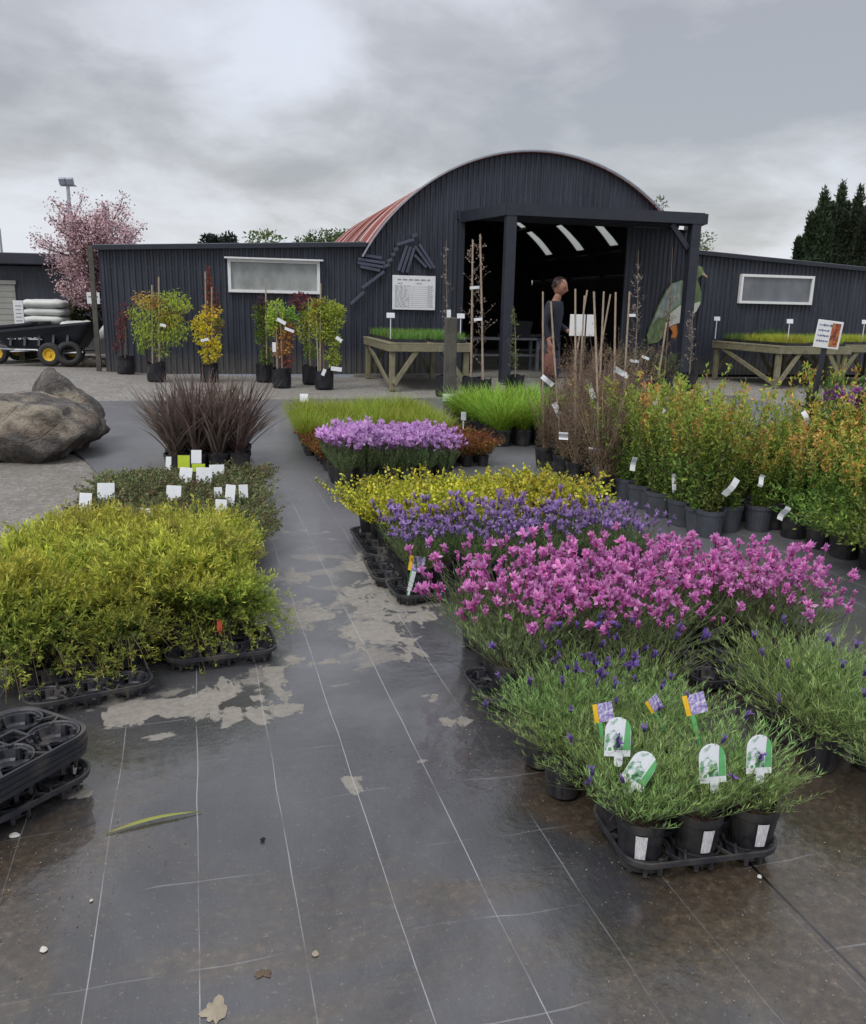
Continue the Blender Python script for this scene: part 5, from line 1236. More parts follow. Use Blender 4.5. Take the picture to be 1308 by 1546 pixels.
# ------------------------------------------------------------------ staked brown twiggy shrubs
def twiggy(seed, hp, hgt, nb=36):
    g = np.random.default_rng(seed); st = MB(); mb = MB(); D = cone_dirs(g, nb, 0, 20); P0 = []
    for i in range(nb):
        L = hgt * g.uniform(.5, 1.0); b = np.array([g.normal(0, .02), g.normal(0, .02), hp]); pts = [b]; d = D[i].copy()
        for k in range(5): d = d + g.normal(0, .06, 3); d /= np.linalg.norm(d); pts.append(pts[-1] + d * L / 5)
        st.tube(pts, np.linspace(.003, .0012, 6), 3, lin(118, 98, 88) if i % 3 else lin(146, 124, 108), cap=False)
        for k in range(16):
            j = g.integers(1, 6); dd = d * .7 + g.normal(0, .5, 3); q = pts[j]; e = q + dd * g.uniform(.05, .16); st.tube([q, e], [.0015, .0008], 3, lin(104, 82, 76), cap=False)
            m = 6; mb.leaves(q + (e - q) * g.random((m, 1)), g.normal(size=(m, 3)), .017, .0075, lerpc(g, m, lin(108, 88, 74), lin(144, 128, 98)), g)
    lowm = 700; a = g.uniform(0, 6.28, lowm); r = .15 * np.sqrt(g.random(lowm)); P = np.stack([r * np.cos(a), r * np.sin(a), hp + .05 + .3 * g.random(lowm) ** 1.6], 1)
    mb.leaves(P, g.normal(size=(lowm, 3)), .02, .009, lerpc(g, lowm, lin(118, 78, 64), lin(112, 118, 78)), g)
    return [('twigs', st.mesh('twigs', M['stem'])), ('foliage', mb.mesh('foliage', M['leaf']))]
TW = [twiggy(300 + k, .168, .92) for k in range(3)]
# (photo x of pot, photo y of pot base, stake top pixel or None)
JP = [(822, 702, (820, 440)), (850, 716, (832, 455)), (870, 728, (869, 436)), (905, 752, (897, 440)), (842, 690, (887, 438)), (866, 703, (883, 446)), (898, 716, (912, 440)), (925, 735, (930, 441)), (880, 690, (922, 444)), (908, 700, None), (934, 716, (951, 440)), (950, 735, None), (955, 705, None), (930, 695, None)]
def placeJ():
    rows = sorted(range(len(JP)), key=lambda i: JP[i][0])
    for n_, i in enumerate(rows):
        px, py, stk = JP[i]; p = gnd(px, py, .02)
        lab = f'brown twiggy shrub in black pot, {ORD[n_+1] if n_ < 13 else "last"} from left of the staked group'
        t = potted('twiggy_shrub', lab, 'potted plant', p, '20', TW, 'brown twiggy staked shrubs', sc=random.uniform(.95, 1.1) if 862 < px < 932 else random.uniform(.6, .75))
        if stk:
            top = at(stk[0], stk[1], p.y + random.uniform(-.1, .1)); a = t.rotation_euler.z
            v = Vector((top.x - p.x, top.y - p.y, top.z - p.z)); c_, s_ = math.cos(-a), math.sin(-a); v = Vector((c_ * v.x - s_ * v.y, s_ * v.x + c_ * v.y, v.z))
            mb = MB(); mb.tube([(v.x * .05, v.y * .05, .1), (v.x * .5 + .01, v.y * .5, v.z * .5), v], [.010, .009, .008], 7); link('stake', mb.mesh('stake', M['stake']), t)
placeJ()
tray(TR32, gnd(900, 735, .008), MAT_ANG + R(70), 'black carry tray under the nearest brown twiggy shrubs'); tray(TR32, gnd(845, 705, .008), MAT_ANG + R(70), 'black carry tray under the leftmost brown twiggy shrubs')
def hangtag(px, py, Y, w, h, roll, lab, mat='tagwhite'):
    p = at(px, py, Y)
    k = Y / FOC; mb = MB(); n = 5; V = []
    for i in range(n + 1):
        u = i / n - .5
        for sx in (-.5, .5): V.append((sx * w * k, .012 * math.sin(u * 5 + px), u * h * k))
        for sx in (.5, -.5): V.append((sx * w * k, .012 * math.sin(u * 5 + px) + .002, u * h * k))
    q = []
    for i in range(n):
        b = i * 4
        for e in range(4): q.append((b + e, b + (e + 1) % 4, b + 4 + (e + 1) % 4, b + 4 + e))
    q += [(0, 1, 2, 3), (n * 4, n * 4 + 3, n * 4 + 2, n * 4 + 1)]
    mb.add(V, q);
    o = link('hanging_label', mb.mesh('hanging_label', M[mat]), loc=p); o.rotation_euler = (.1, roll, random.uniform(-.3, .3)); tag(o, lab, 'plant label')
for a in ((827, 575, 7.6, 7, 22, -.9, 'white tie label on leftmost stake of the brown shrubs'), (841, 619, 7.4, 8, 22, -.45, 'white label hanging below the leftmost tie label'), (893, 590, 7.0, 8, 24, -.4, 'white label hanging in middle of brown twigs'), (902, 680, 6.7, 28, 8, .1, 'white horizontal label low on the nearest staked brown shrub'), (938, 562, 7.0, 8, 26, -1.1, 'white and red label near the right stakes of brown shrubs'), (851, 658, 7.0, 14, 12, .0, 'small grey white label at the foot of left brown shrubs'),
          (996, 614, 6.4, 10, 28, -.75, 'white label high in the orange tipped shrubs, left side'), (1104, 736, 5.3, 10, 32, .55, 'curled white label hanging in front of the orange tipped shrubs'), (957, 700, 6.2, 8, 22, .1, 'white curled label at left edge of orange tipped shrubs'), (1018, 730, 5.9, 6, 30, -.1, 'narrow white label above pots of the orange tipped shrubs'), (1150, 726, 5.2, 8, 18, .3, 'small white label in the middle of orange tipped shrubs'), (1184, 775, 4.9, 10, 24, .4, 'white label low among right orange tipped shrubs'), (1217, 632, 5.6, 8, 24, -.5, 'white label high among right orange tipped shrubs'), (1060, 690, 5.8, 6, 18, .2, 'small pale label in centre of left orange tipped shrubs')):
    hangtag(*a)

# ------------------------------------------------------------------ orange tipped shrubs
KP = []
g_ = random.Random(5)
for j in range(7):
    for i in range(4): KP.append((4.95 + j * .25, 3.32 + i * .235 + .0 * j, 'left'))
for j in range(9):
    for i in range(5): KP.append((3.72 + j * .25, 3.92 + i * .245, 'right'))
KSK = [leafy(290 + k, .168, .30, 18, 84, 40, 44, .036, .0135, [lin(92, 122, 52), lin(116, 144, 62), lin(140, 162, 74), lin(84, 108, 54)], t0=.15) for k in range(2)]
KOS = [KO[k] + [KSK[k % 2][1]] for k in range(5)]
rowsL = {}
def kscale(s, t):
    p = ST(s, t); px = CXP + FOC * p.x / (p.y * math.cos(PITCH) + .7 * math.sin(PITCH)); q = g_.choice((.72, .85, .95, 1.0, 1.08, 1.18))
    return min(q, .66) if 1122 < px < 1172 and s > 4.6 else q
for s, t, side in KP:
    if side == 'left' and False: continue
    key = (side, round(s, 2)); rowsL[key] = rowsL.get(key, 0) + 1; i = rowsL[key]
    base, step = (4.95, .25) if side == 'left' else (3.72, .25); j = int(round((s - base) / step))
    potted('orange_tipped_shrub', f'orange tipped shrub in {"grey" if side == "left" else "black"} pot, {ORD[i]} from left, {"front" if j == 0 else ORD[j+1]} row, {side} stand', 'potted plant', ST(s + g_.uniform(-.02, .02), t + g_.uniform(-.02, .02), .008), '20g' if side == 'left' else '20', KO if not (side == 'right' and j < 3) else KOS, f'orange tipped shrubs, {side} stand', sc=kscale(s, t))
# front pots along the mat edge
for n_, (px, py) in enumerate(((965, 765), (1000, 778), (1032, 792), (1070, 808))):
    potted('orange_tipped_shrub', f'green shrub in grey pot at mat edge, {ORD[n_+1]} from left beside the purple lavenders', 'potted plant', gnd(px, py, .008), '20g', KO, 'orange tipped shrubs, left stand', sc=.62 + .1 * n_)
# pink rhododendron flowers at right edge
PK = [leafy(320, .168, .85, 2, 22, 12, 60, .06, .022, [lin(66, 92, 44), lin(92, 118, 58)], t0=.1)]
gq = np.random.default_rng(9)
for k, (px, py, Y) in enumerate(((1266, 588, 6.3), (1296, 592, 6.1))):
    p = at(px, py, Y); t = potted('flowering_shrub', ['shrub topped by purple pink flower heads near the picture sign', 'shrub topped by purple pink flower heads at right photo edge'][k], 'potted plant', (p.x, p.y, .008), '20g', PK, 'purple flowered shrubs at right')
    fb = MB()
    for c in ((0, 0, p.z - .02), (.06, .02, p.z - .07), (-.07, .0, p.z - .06)):
        m = 60; d = gq.normal(size=(m, 3)); d /= np.linalg.norm(d, axis=1)[:, None]; fb.leaves(np.array(c) + d * .02, d, .035, .02, lerpc(gq, m, lin(150, 74, 160), lin(186, 116, 190)), gq, fold=.2)
    link('flowers', fb.mesh('flowers', M['petal']), t)
# white sign amid the brown shrubs
p = at(879, 491, 8.6); t = thing('bed_sign', 'white square sign on a stake standing among the brown staked shrubs', 'sign', (p.x, p.y, 0), .1)
for x_, w_ in ((-.05, .155), (.085, .085)):
    mb = MB(); mb.box((x_, -.012, p.z), (w_, .006, .21), bev=.002); link('sheet', mb.mesh('sheet', M['white']), t)
mb = MB(); mb.box((0, 0, p.z), (.26, .012, .19), bev=.003); link('panel', mb.mesh('panel', M['blackpaint']), t)
mb = MB(); mb.box((.03, .02, p.z / 2), (.035, .02, p.z)); link('stake', mb.mesh('stake', M['oldpost']), t)
# picture sign on black post
p = at(1251, 505, 6.4); b = gnd(1233, 632, .45); t = thing('picture_sign', 'tilted white sign with handwriting and flower photo on a black post', 'sign', (p.x, p.y, 0), .08)
W_, H_ = 39 * 6.4 / FOC, 40 * 6.4 / FOC
mb = MB(); mb.box((0, 0, p.z), (W_, .01, H_), M=Matrix.Rotation(.1, 3, 'Y'), bev=.002); pn = link('panel', mb.mesh('panel', M['white']), t)
mb = MB(); RY = Matrix.Rotation(.1, 3, 'Y'); gg = random.Random(4)
for r_ in range(4):
    x = -W_ * .44
    while x < .0:
        w = gg.uniform(.008, .022)
        c = RY @ Vector((x + w / 2, -.0065, H_ * (.32 - r_ * .19)))
        mb.box((c.x, c.y, c.z + p.z), (w, .001, gg.uniform(.006, .016)), M=Matrix.Rotation(gg.uniform(-.4, .6), 3, 'Y')); x += w + .004
M['ink'] = simple('blue_ink', lin(104, 116, 150), .6, .2)
link('handwriting', mb.mesh('handwriting', M['ink']), pn)
def mat_pic():
    m, nt, p_, out = newmat('sign_flower_photo'); n = noise_(nt, coord(nt), 28, 3, .6, .5)
    nt.links.new(ramp_(nt, n, [(.36, lin(84, 66, 40)), (.46, lin(150, 62, 56)), (.56, lin(186, 120, 60)), (.66, lin(146, 132, 52))]), p_.inputs['Base Color']); p_.inputs['Roughness'].default_value = .4; return m
mb = MB(); c = RY @ Vector((W_ * .24, -.0065, .0)); mb.box((c.x, c.y, c.z + p.z), (W_ * .34, .001, H_ * .84), M=RY); link('flower_photo', mb.mesh('flower_photo', mat_pic()), pn)
mb = MB(); mb.bar((-.10, .03, 0), (.0, .02, p.z - H_ * .1), .03, .03); link('post', mb.mesh('post', M['blackpaint']), t)
# ------------------------------------------------------------------ bagged young trees along the shed
def bag_mesh(r, h, seed):
    mb = MB(); n = 18; V = []
    for k, (z, s) in enumerate(((0, .92), (.1, 1.0), (.45, 1.0), (.8, .96), (1.0, .99), (1.0, .95), (.86, .92), (.84, 0))):
        for j in range(n):
            a = 2 * math.pi * j / n; w = 1 + .07 * mnoise.noise(Vector((math.cos(a) * 2, math.sin(a) * 2 + seed, z * 3)))
            V.append((r * s * w * math.cos(a), r * s * w * math.sin(a), h * z + (.02 * math.sin(a * 3 + seed) if k in (4, 5) else 0)))
    mb.add(V, [(k * n + j, k * n + (j + 1) % n, (k + 1) * n + (j + 1) % n, (k + 1) * n + j) for k in range(7) for j in range(n)])
    return mb.mesh('planter_bag', M['bag'])
BAGS = [bag_mesh(.17, .34, k) for k in range(3)]
def young_tree(label, base, Y, clumps, nl, LL, LW, stakes=(), trunk=None, cat='young tree', seed=1, drape=False, tags=()):
    """clumps: (px, py, rx, ry, colour a, colour b) in photo pixels at distance Y"""
    g = np.random.default_rng(seed); b = at(base[0], base[1], Y); b.z = mound(b.x, b.y) * .9
    t = thing('young_tree', label, cat, b, 0, 'bagged young trees along the shed'); k = Y / FOC * 1.0
    link('planter_bag', BAGS[seed % 3], t, rz=seed)
    mb = MB(); tr = MB(); tot = sum(c[2] * c[3] for c in clumps)
    pts0 = Vector((0, 0, .28))
    topc = min(clumps, key=lambda c: c[1]); tp = at(topc[0], topc[1], Y) - b
    tr.tube([pts0, pts0.lerp(tp, .5) + Vector((.02, 0, 0)), tp], [.016, .012, .005], 6, lin(112, 98, 84))
    for (px, py, rx, ry, ca, cb) in clumps:
        c = at(px, py, Y) - b; m = max(30, int(nl * rx * ry / tot)); d = g.normal(size=(m, 3)); d /= np.linalg.norm(d, axis=1)[:, None]
        P = np.array(c) + d * (g.random(m) ** .5)[:, None] * np.array([rx * k, min(rx, 30) * k * .9, ry * k])
        D = d * .7 + g.normal(0, .5, (m, 3)) + np.array([0, 0, -.9 if drape else .0])
        mb.leaves(P, D, LL * g.uniform(.6, 1.25, m), LW * g.uniform(.7, 1.2, m), lerpc(g, m, ca, cb) * g.uniform(.8, 1.15, (m, 1)), g, fold=.2)
        for q in range(4):
            e = Vector(P[g.integers(0, m)]); s = pts0.lerp(tp, g.uniform(.3, .95)); tr.tube([s, s.lerp(e, .5) + Vector((0, 0, .04)), e], [.007, .005, .002], 4, lin(110, 92, 78), cap=False)
    link('trunk', tr.mesh('trunk', M['stem']), t); link('crown', mb.mesh('crown', M['leaf']), t)
    for (x0, y0, x1, y1) in stakes:
        a_, c_ = at(x0, y0, Y) - b, at(x1, y1, Y) - b; mb = MB(); mb.tube([(c_.x, c_.y - .05, max(.05, c_.z)), (a_.x, a_.y - .05, a_.z)], .014, 6); link('stake', mb.mesh('stake', M['stake']), t)
    for (x0, y0, w, h, ro) in tags:
        p = at(x0, y0, Y - .25) - b; mb = MB(); mb.box(p, (w * k, .004, h * k), M=Matrix.Rotation(ro, 3, 'Y')); link('tie_label', mb.mesh('tie_label', M['tagwhite']), t)
    return t
gr, gy, yl, ylo, rd, pu, ora, og = lin(128, 154, 58), lin(182, 188, 74), lin(206, 178, 48), lin(222, 194, 66), lin(124, 52, 56), lin(92, 56, 70), lin(198, 134, 72), lin(174, 160, 70)
young_tree('weeping lime green maple in black bag, widest of the trees along left wall', (238, 590), 15.6, [(240, 470, 38, 26, gr, gy), (262, 452, 26, 16, gr, gy), (222, 452, 22, 14, og, ora), (215, 500, 16, 26, gr, gy), (262, 495, 24, 26, gr, gy), (240, 505, 26, 20, gr, gy), (235, 458, 18, 12, rd, ora), (245, 530, 14, 8, gr, gy), (215, 525, 8, 10, gr, gr), (275, 462, 14, 10, gy, gy), (200, 470, 8, 12, gr, gy), (256, 480, 20, 16, og, ora)], 3536, .065, .022, [(231, 430, 233, 590), (241, 418, 243, 585)], seed=1, drape=True, tags=((246, 491, 9, 4, .2),))
young_tree('thin purple leaved tree against the left end of shed wall', (190, 556), 16.6, [(183, 492, 7, 26, pu, rd), (188, 470, 6, 12, pu, rd), (176, 520, 5, 10, pu, rd)], 240, .07, .03, [], seed=2)
young_tree('golden yellow maple with a red upright top beside left window', (317, 575), 16.0, [(310, 485, 18, 14, yl, ylo), (320, 470, 14, 12, ora, yl), (312, 508, 20, 14, yl, ylo), (318, 530, 16, 14, yl, ylo), (318, 550, 10, 12, yl, ylo), (315, 435, 4, 32, rd, rd), (325, 450, 4, 14, rd, pu), (330, 490, 8, 12, gr, rd), (300, 492, 12, 8, yl, ylo), (325, 520, 10, 8, yl, ylo)], 1496, .066, .036, [(321, 433, 321, 580), (311, 410, 314, 575)], seed=3, tags=((309, 513, 12, 4, -.25),))
young_tree('dark green narrow tree below left window, leftmost of its pair', (400, 578), 16.4, [(392, 475, 11, 16, gr, lin(70, 100, 50)), (397, 505, 11, 20, lin(60, 92, 44), gr), (402, 545, 8, 24, lin(52, 84, 40), gr), (394, 460, 11, 11, pu, lin(64, 50, 60)), (405, 470, 8, 14, gr, gy)], 1156, .065, .036, [(402, 420, 404, 575)], seed=4)
young_tree('green maple with red lower leaves in bag beneath left window', (426, 592), 15.4, [(420, 472, 17, 18, gr, gy), (418, 495, 15, 14, gr, og), (432, 500, 13, 18, ora, rd), (426, 525, 16, 14, rd, ora), (433, 545, 11, 10, rd, rd), (410, 485, 8, 12, gr, gy), (440, 478, 10, 14, gr, gr)], 1360, .065, .034, [(418, 455, 420, 580), (424, 470, 428, 580)], seed=5, tags=((425, 485, 14, 5, .5), (437, 498, 14, 4, .35), (414, 524, 5, 14, 0)))
young_tree('burgundy topped maple between window and notice board', (470, 582), 16.2, [(453, 455, 16, 14, pu, rd), (468, 475, 16, 20, gr, gy), (462, 500, 14, 18, gr, gy), (470, 530, 12, 14, gr, gr)], 1088, .065, .034, [(466, 450, 470, 580)], seed=6)
young_tree('yellow green broad maple in bag, rightmost of the maples near window', (490, 588), 15.3, [(490, 465, 24, 15, gr, gy), (505, 480, 14, 20, gr, gy), (488, 500, 16, 16, gy, gr), (505, 515, 10, 16, gr, gy), (503, 540, 12, 14, gr, gy), (478, 478, 12, 16, gy, og), (482, 462, 10, 10, pu, ora), (512, 468, 10, 8, gy, gy)], 1972, .065, .034, [(485, 428, 484, 585), (478, 470, 482, 580)], seed=7, tags=((512, 512, 10, 5, .6), (508, 557, 16, 6, .1), (489, 562, 5, 10, .4)))
def staked_sapling(label, base, top, Y, leafc, n=40, spread=18, stake=None, seed=1, tags=(), dense_to=.95):
    g = np.random.default_rng(seed); b = at(base[0], base[1], Y); b.z = 0
    t = thing('staked_sapling', label, 'young tree', b, 0, 'slim staked saplings around the porch'); k = Y / FOC
    link('planter_bag', BAGS[seed % 3], t, rz=seed * 2)
    tp = at(top[0], top[1], Y) - b; st = MB(); mb = MB(); p0 = Vector((0, 0, .28))
    st.tube([p0, p0.lerp(tp, .5) + Vector((.02, .0, 0)), tp], [.012, .009, .003], 6, lin(128, 112, 98))
    for i in range(n):
        u = g.uniform(.12, dense_to); s = p0.lerp(tp, u); a = g.uniform(0, 6.28); L = spread * k * g.uniform(.4, 1.1) * (1.05 - .7 * u)
        e = s + Vector((math.cos(a) * L, math.sin(a) * L, L * g.uniform(.3, 1.3))); st.tube([s, e], [.004, .0015], 3, lin(106, 90, 80), cap=False)
        m = 6; P = np.array(s) + (np.array(e) - np.array(s)) * g.random((m, 1)) + g.normal(0, .012, (m, 3)); mb.leaves(P, g.normal(size=(m, 3)), .034, .018, lerpc(g, m, leafc[0], leafc[1]), g, fold=.2)
    link('trunk', st.mesh('trunk', M['stem'])  , t); link('crown', mb.mesh('crown', M['leaf']), t)
    for (x0, y0, x1, y1) in (stake or ()):
        a_, c_ = at(x0, y0, Y) - b, at(x1, y1, Y) - b; m2 = MB(); m2.tube([(c_.x, c_.y - .04, max(.04, c_.z)), (a_.x, a_.y - .04, a_.z)], .016, 6); link('stake', m2.mesh('stake', M['stake']), t)
    for (x0, y0, w, h, ro) in tags:
        p = at(x0, y0, Y - .12) - b; m2 = MB(); m2.box(p, (w * k, .004, h * k), M=Matrix.Rotation(ro, 3, 'Y')); link('tie_label', m2.mesh('tie_label', M['tagwhite']), t)
pale = (lin(150, 140, 128), lin(196, 186, 176)); grn = (lin(96, 108, 70), lin(140, 140, 110)); brn = (lin(96, 74, 66), lin(140, 118, 104))
staked_sapling('slim pale sapling rising behind the square timber post', (672, 592), (674, 362), 14.6, (lin(120, 128, 112), pale[1]), 34, 17, None, 2, ((678, 474, 6, 12, 0),))
staked_sapling('slim staked sapling left of the pair in front of shed opening', (712, 588), (713, 360), 14.4, pale, 30, 24, ((714, 362, 711, 588),), 3, ((717, 434, 14, 4, -.1),))
staked_sapling('slim staked sapling right of the pair in front of shed opening', (727, 590), (726, 352), 14.2, (brn[1], pale[1]), 34, 26, ((725, 354, 730, 590),), 4, ((722, 482, 12, 4, -.1),))
staked_sapling('green sapling in bag beside the left porch post', (778, 578), (776, 462), 15.0, (lin(92, 112, 60), lin(130, 144, 84)), 40, 14, None, 5)
staked_sapling('slim pale leaved sapling right of the opening against sliding door', (958, 574), (964, 378), 15.6, pale, 42, 22, None, 6, ((955, 476, 10, 4, 0), (958, 545, 14, 4, .1)), .9)
staked_sapling('slim leaning sapling with pale stake in front of pigeon cutout', (1002, 584), (1016, 372), 15.4, brn, 32, 20, ((1006, 486, 990, 596),), 7, ((975, 540, 12, 4, .4),), .65)
staked_sapling('pale leaved sapling immediately right of the right porch post', (1040, 580), (1046, 470), 16.6, pale, 36, 16, None, 8)
# small dark shrubs around the right porch post
for px, py, lab, sd_ in ((985, 586, 'dark twiggy shrub in pot below the pigeon cutout', 1), (945, 582, 'dark green shrub in pot by the sliding door', 2), (1005, 588, 'brown twiggy shrub in pot left of right porch post', 3)):
    b = at(px, py, 15.7); b.z = 0
    potted('dark_shrub', lab, 'potted plant', b, '25', [leafy(340 + sd_, .22, .55, 3, 34, 22, 26, .045, .02, [lin(56, 60, 46), lin(82, 70, 60), lin(88, 92, 62)], tipcol=[lin(100, 112, 66)])], 'dark shrubs at the porch', sc=1.1)

# ------------------------------------------------------------------ the person
def skin_mesh(name, pts, edges, mat, sub=2, root=0):
    me = bpy.data.meshes.new(name); me.from_pydata([p[0] for p in pts], edges, []); o = bpy.data.objects.new(name, me); col.objects.link(o)
    o.modifiers.new('Skin', 'SKIN'); sv = me.skin_vertices[0].data
    for i, p in enumerate(pts):
        r = p[1]; sv[i].radius = (r, r) if np.isscalar(r) else r; sv[i].use_root = (i == root)
    s = o.modifiers.new('Sub', 'SUBSURF'); s.levels = sub; s.render_levels = sub
    dg = bpy.context.evaluated_depsgraph_get(); m2 = bpy.data.meshes.new_from_object(o.evaluated_get(dg)); m2.name = name
    bpy.data.objects.remove(o); m2.materials.clear(); m2.materials.append(mat)
    for f in m2.polygons: f.use_smooth = True
    return m2
M['skin'] = simple('skin', lin(150, 106, 88), .55, .06, 10); M['shirt'] = simple('navy_shirt', lin(30, 35, 47), .85, .2, 10, bump=.2)
M['jeans'] = simple('dark_jeans', lin(48, 56, 70), .9, .25, 14, bump=.2); M['hair'] = simple('grey_brown_hair', lin(70, 56, 52), .7, .4, 30); M['shoe'] = simple('dark_boot', lin(44, 38, 36), .7, .2)
M['leather'] = simple('brown_leather', lin(104, 62, 52), .6, .2, 8); M['eye'] = simple('dark_eye', lin(34, 28, 28), .3, .05); M['lip'] = simple('lip', lin(140, 84, 78), .5, .05)
def person():
    px = at(828, 580, 13.2); px.z = 0; t = thing('person', 'person in navy top and dark jeans looking down, standing in front of shed opening', 'person', (px.x, px.y, 0), R(62))
    S = 1.95 / 1.80
    P = []; E = []
    def v(x, y, z, r, par=None):
        P.append(((x * S, y * S, z * S), r * S)); i = len(P) - 1
        if par is not None: E.append((par, i))
        return i
    pel = v(0, 0, .96, .095); ab = v(0, -.01, 1.12, .088, pel); ch_ = v(0, -.03, 1.32, .095, ab); nb = v(0, -.045, 1.475, .062, ch_); nk = v(0, -.07, 1.535, .056, nb)
    v(0, -.09, 1.60, .05, nk)
    hands = {}
    for sx, el, wr, hd in ((-1, (-.205, .03, 1.17), (-.21, -.06, .93), (-.205, -.075, .86)), (1, (.205, -.02, 1.17), (.17, -.24, 1.05), (.14, -.31, 1.03))):
        sh = v(sx * .165, -.03, 1.415, .06, ch_); e = v(*el, .043, sh); w = v(*wr, .029, e); h = v(*hd, .036, w); d = (Vector(hd) - Vector(wr)).normalized()
        side = Vector((0, -1, 0)) if sx < 0 else Vector((1, 0, 0)); side = (side - d * side.dot(d)).normalized(); pn = d.cross(side)
        for q, L in enumerate((.070, .078, .072, .056)):
            o = Vector(hd) + side * (.03 - .02 * q) + d * .025; a = v(*o, .0105, h); m_ = v(*(o + d * L * .55 + pn * .006), .009, a); v(*(o + d * L + pn * .022), .0075, m_)
        o = Vector(hd) + side * .034 - d * .01; a = v(*o, .012, h); v(*(o + side * .02 + d * .045), .009, a)
    for sx in (-1, 1):
        hp = v(sx * .092, .0, .90, .092, pel); kn = v(sx * .105, -.03 - .02 * sx, .51, .057, hp); cf = v(sx * .11, .01, .33, .052, kn); an = v(sx * .115, .03, .09, .04, cf); v(sx * .13, -.10, .035, .032, an)
    bme = skin_mesh('body', P, E, M['skin']); bm = bmesh.new(); bm.from_mesh(bme)
    # the head is shaped point by point and joined to the neck in the same mesh
    hm = bmesh.new(); bmesh.ops.create_icosphere(hm, subdivisions=4, radius=1)
    for q in hm.verts:
        x, y, z = q.co; f = max(0, -y)
        jaw = 1 - .30 * max(0, -z) ** 1.3; X_, Y_, Z_ = x * .076 * jaw, y * .096 * (1 - .10 * max(0, -z)), z * .118
        g2 = lambda cx_, cz_, sx_, sz_: math.exp(-((x - cx_) / sx_) ** 2 - ((z - cz_) / sz_) ** 2) * (f > .2)
        Y_ -= .030 * g2(0, -.12, .13, .20) + .012 * g2(0, .02, .10, .2) + .008 * g2(0, .22, .6, .09) + .010 * g2(0, -.50, .26, .07) + .010 * g2(0, -.82, .25, .16)
        Y_ += .014 * g2(.42, .06, .2, .12) + .014 * g2(-.42, .06, .2, .12)
        q.co = (X_, Y_, Z_)
    hmat = Matrix.Translation((0, -.105 * S, 1.675 * S)) @ Matrix.Rotation(R(20), 4, 'X') @ Matrix.Scale(S, 4); hm.transform(hmat)
    tm_ = bpy.data.meshes.new('tmp_head'); hm.to_mesh(tm_); hm.free(); bm.from_mesh(tm_); bm.to_mesh(bme); bm.free(); bpy.data.meshes.remove(tm_)
    for f_ in bme.polygons: f_.use_smooth = True
    link('body', bme, t)
    # clothes follow the body
    P2 = []; E2 = []
    def w(x, y, z, r, par=None):
        P2.append(((x * S, y * S, z * S), r * S if np.isscalar(r) else (r[0] * S, r[1] * S))); i = len(P2) - 1
        if par is not None: E2.append((par, i))
        return i
    a0 = w(0, 0, .80, (.15, .135)); a = w(0, 0, .93, (.146, .132), a0); b = w(0, -.01, 1.12, (.134, .125), a); c = w(0, -.03, 1.32, (.14, .132), b); w(0, -.05, 1.485, .082, c)
    for sx, el, wr in ((-1, (-.205, .03, 1.17), (-.21, -.04, .965)), (1, (.205, -.02, 1.17), (.185, -.20, 1.07))):
        s_ = w(sx * .165, -.03, 1.415, .08, c); e = w(*el, .052, s_); w(*wr, .042, e)
    link('shirt', skin_mesh('shirt', P2, E2, M['shirt']), t)
    P2.clear(); E2.clear(); a = w(0, 0, 1.0, .135)
    for sx in (-1, 1):
        h = w(sx * .094, .0, .88, .112, a); k = w(sx * .105, -.03 - .02 * sx, .51, .08, h); cf = w(sx * .11, .01, .3, .074, k); w(sx * .115, .025, .09, .068, cf)
    link('jeans', skin_mesh('jeans', P2, E2, M['jeans']), t)
    for sx in (-1, 1):
        P2.clear(); E2.clear(); a = w(sx * .115, .04, .06, .05); b = w(sx * .122, -.04, .05, .048, a); w(sx * .132, -.13, .04, .04, b)
        link('boot', skin_mesh('boot', P2, E2, M['shoe']), t)
    mb = MB(); g = np.random.default_rng(4); m = 900; d = g.normal(size=(m, 3)); d /= np.linalg.norm(d, axis=1)[:, None]
    keep = (d[:, 2] > -.45) & ~((d[:, 1] < -.30) & (d[:, 2] < .36)); d = d[keep]; c = np.array([0, -.105, 1.675]) * S
    mb.ball(c + [0, .020, .034], (.084, .090, .100), 16, 10); mb.leaves(c + [0, .018, .032] + d * [.078, .086, .104], d * .25 + g.normal(0, .7, d.shape), .04, .016, (1, 1, 1), g, fold=.2)
    link('hair', mb.mesh('hair', M['hair'], True), t)
    for sx in (-1, 1):
        mb = MB(); ec = hmat @ Vector((sx * .031, -.079, .008)); mb.ball(ec, (.012, .008, .007), 8, 6); link('eye', mb.mesh('eye', M['eye'], True), t)
        mb = MB(); ec = hmat @ Vector((sx * .031, -.089, .027)); mb.ball(ec, (.017, .006, .0045), 8, 6); link('eyebrow', mb.mesh('eyebrow', M['hair'], True), t)
        mb = MB(); mb.ball((sx * .077 * S, -.095 * S, 1.685 * S), (.011, .018, .030), 8, 6); link('ear', mb.mesh('ear', M['skin'], True), t)
    mb = MB(); mb.ball(hmat @ Vector((0, -.083, -.062)), (.023, .008, .006), 8, 6); link('mouth', mb.mesh('mouth', M['lip'], True), t)
    # satchel held by the hanging hand
    hw = Matrix.Rotation(R(62), 3, 'Z') @ Vector((-.205 * S, -.08 * S, .83 * S))
    b = thing('hand_bag', 'brown soft bag hanging from the hand of the person in navy', 'bag', (px.x + hw.x, px.y + hw.y, hw.z), R(62))
    mb = MB(); r0 = [rrect(.04, .12, .02, -.06), rrect(.07, .19, .03, -.13), rrect(.08, .22, .035, -.27), rrect(.07, .2, .03, -.36), rrect(.03, .15, .012, -.385)]
    loft(mb, r0); n = 20; mb.add(r0[0] + [(0, 0, -.055)], None, [(i, (i + 1) % n, n) for i in range(n)]); mb.add(r0[-1] + [(0, 0, -.387)], None, [((i + 1) % n, i, n) for i in range(n)])
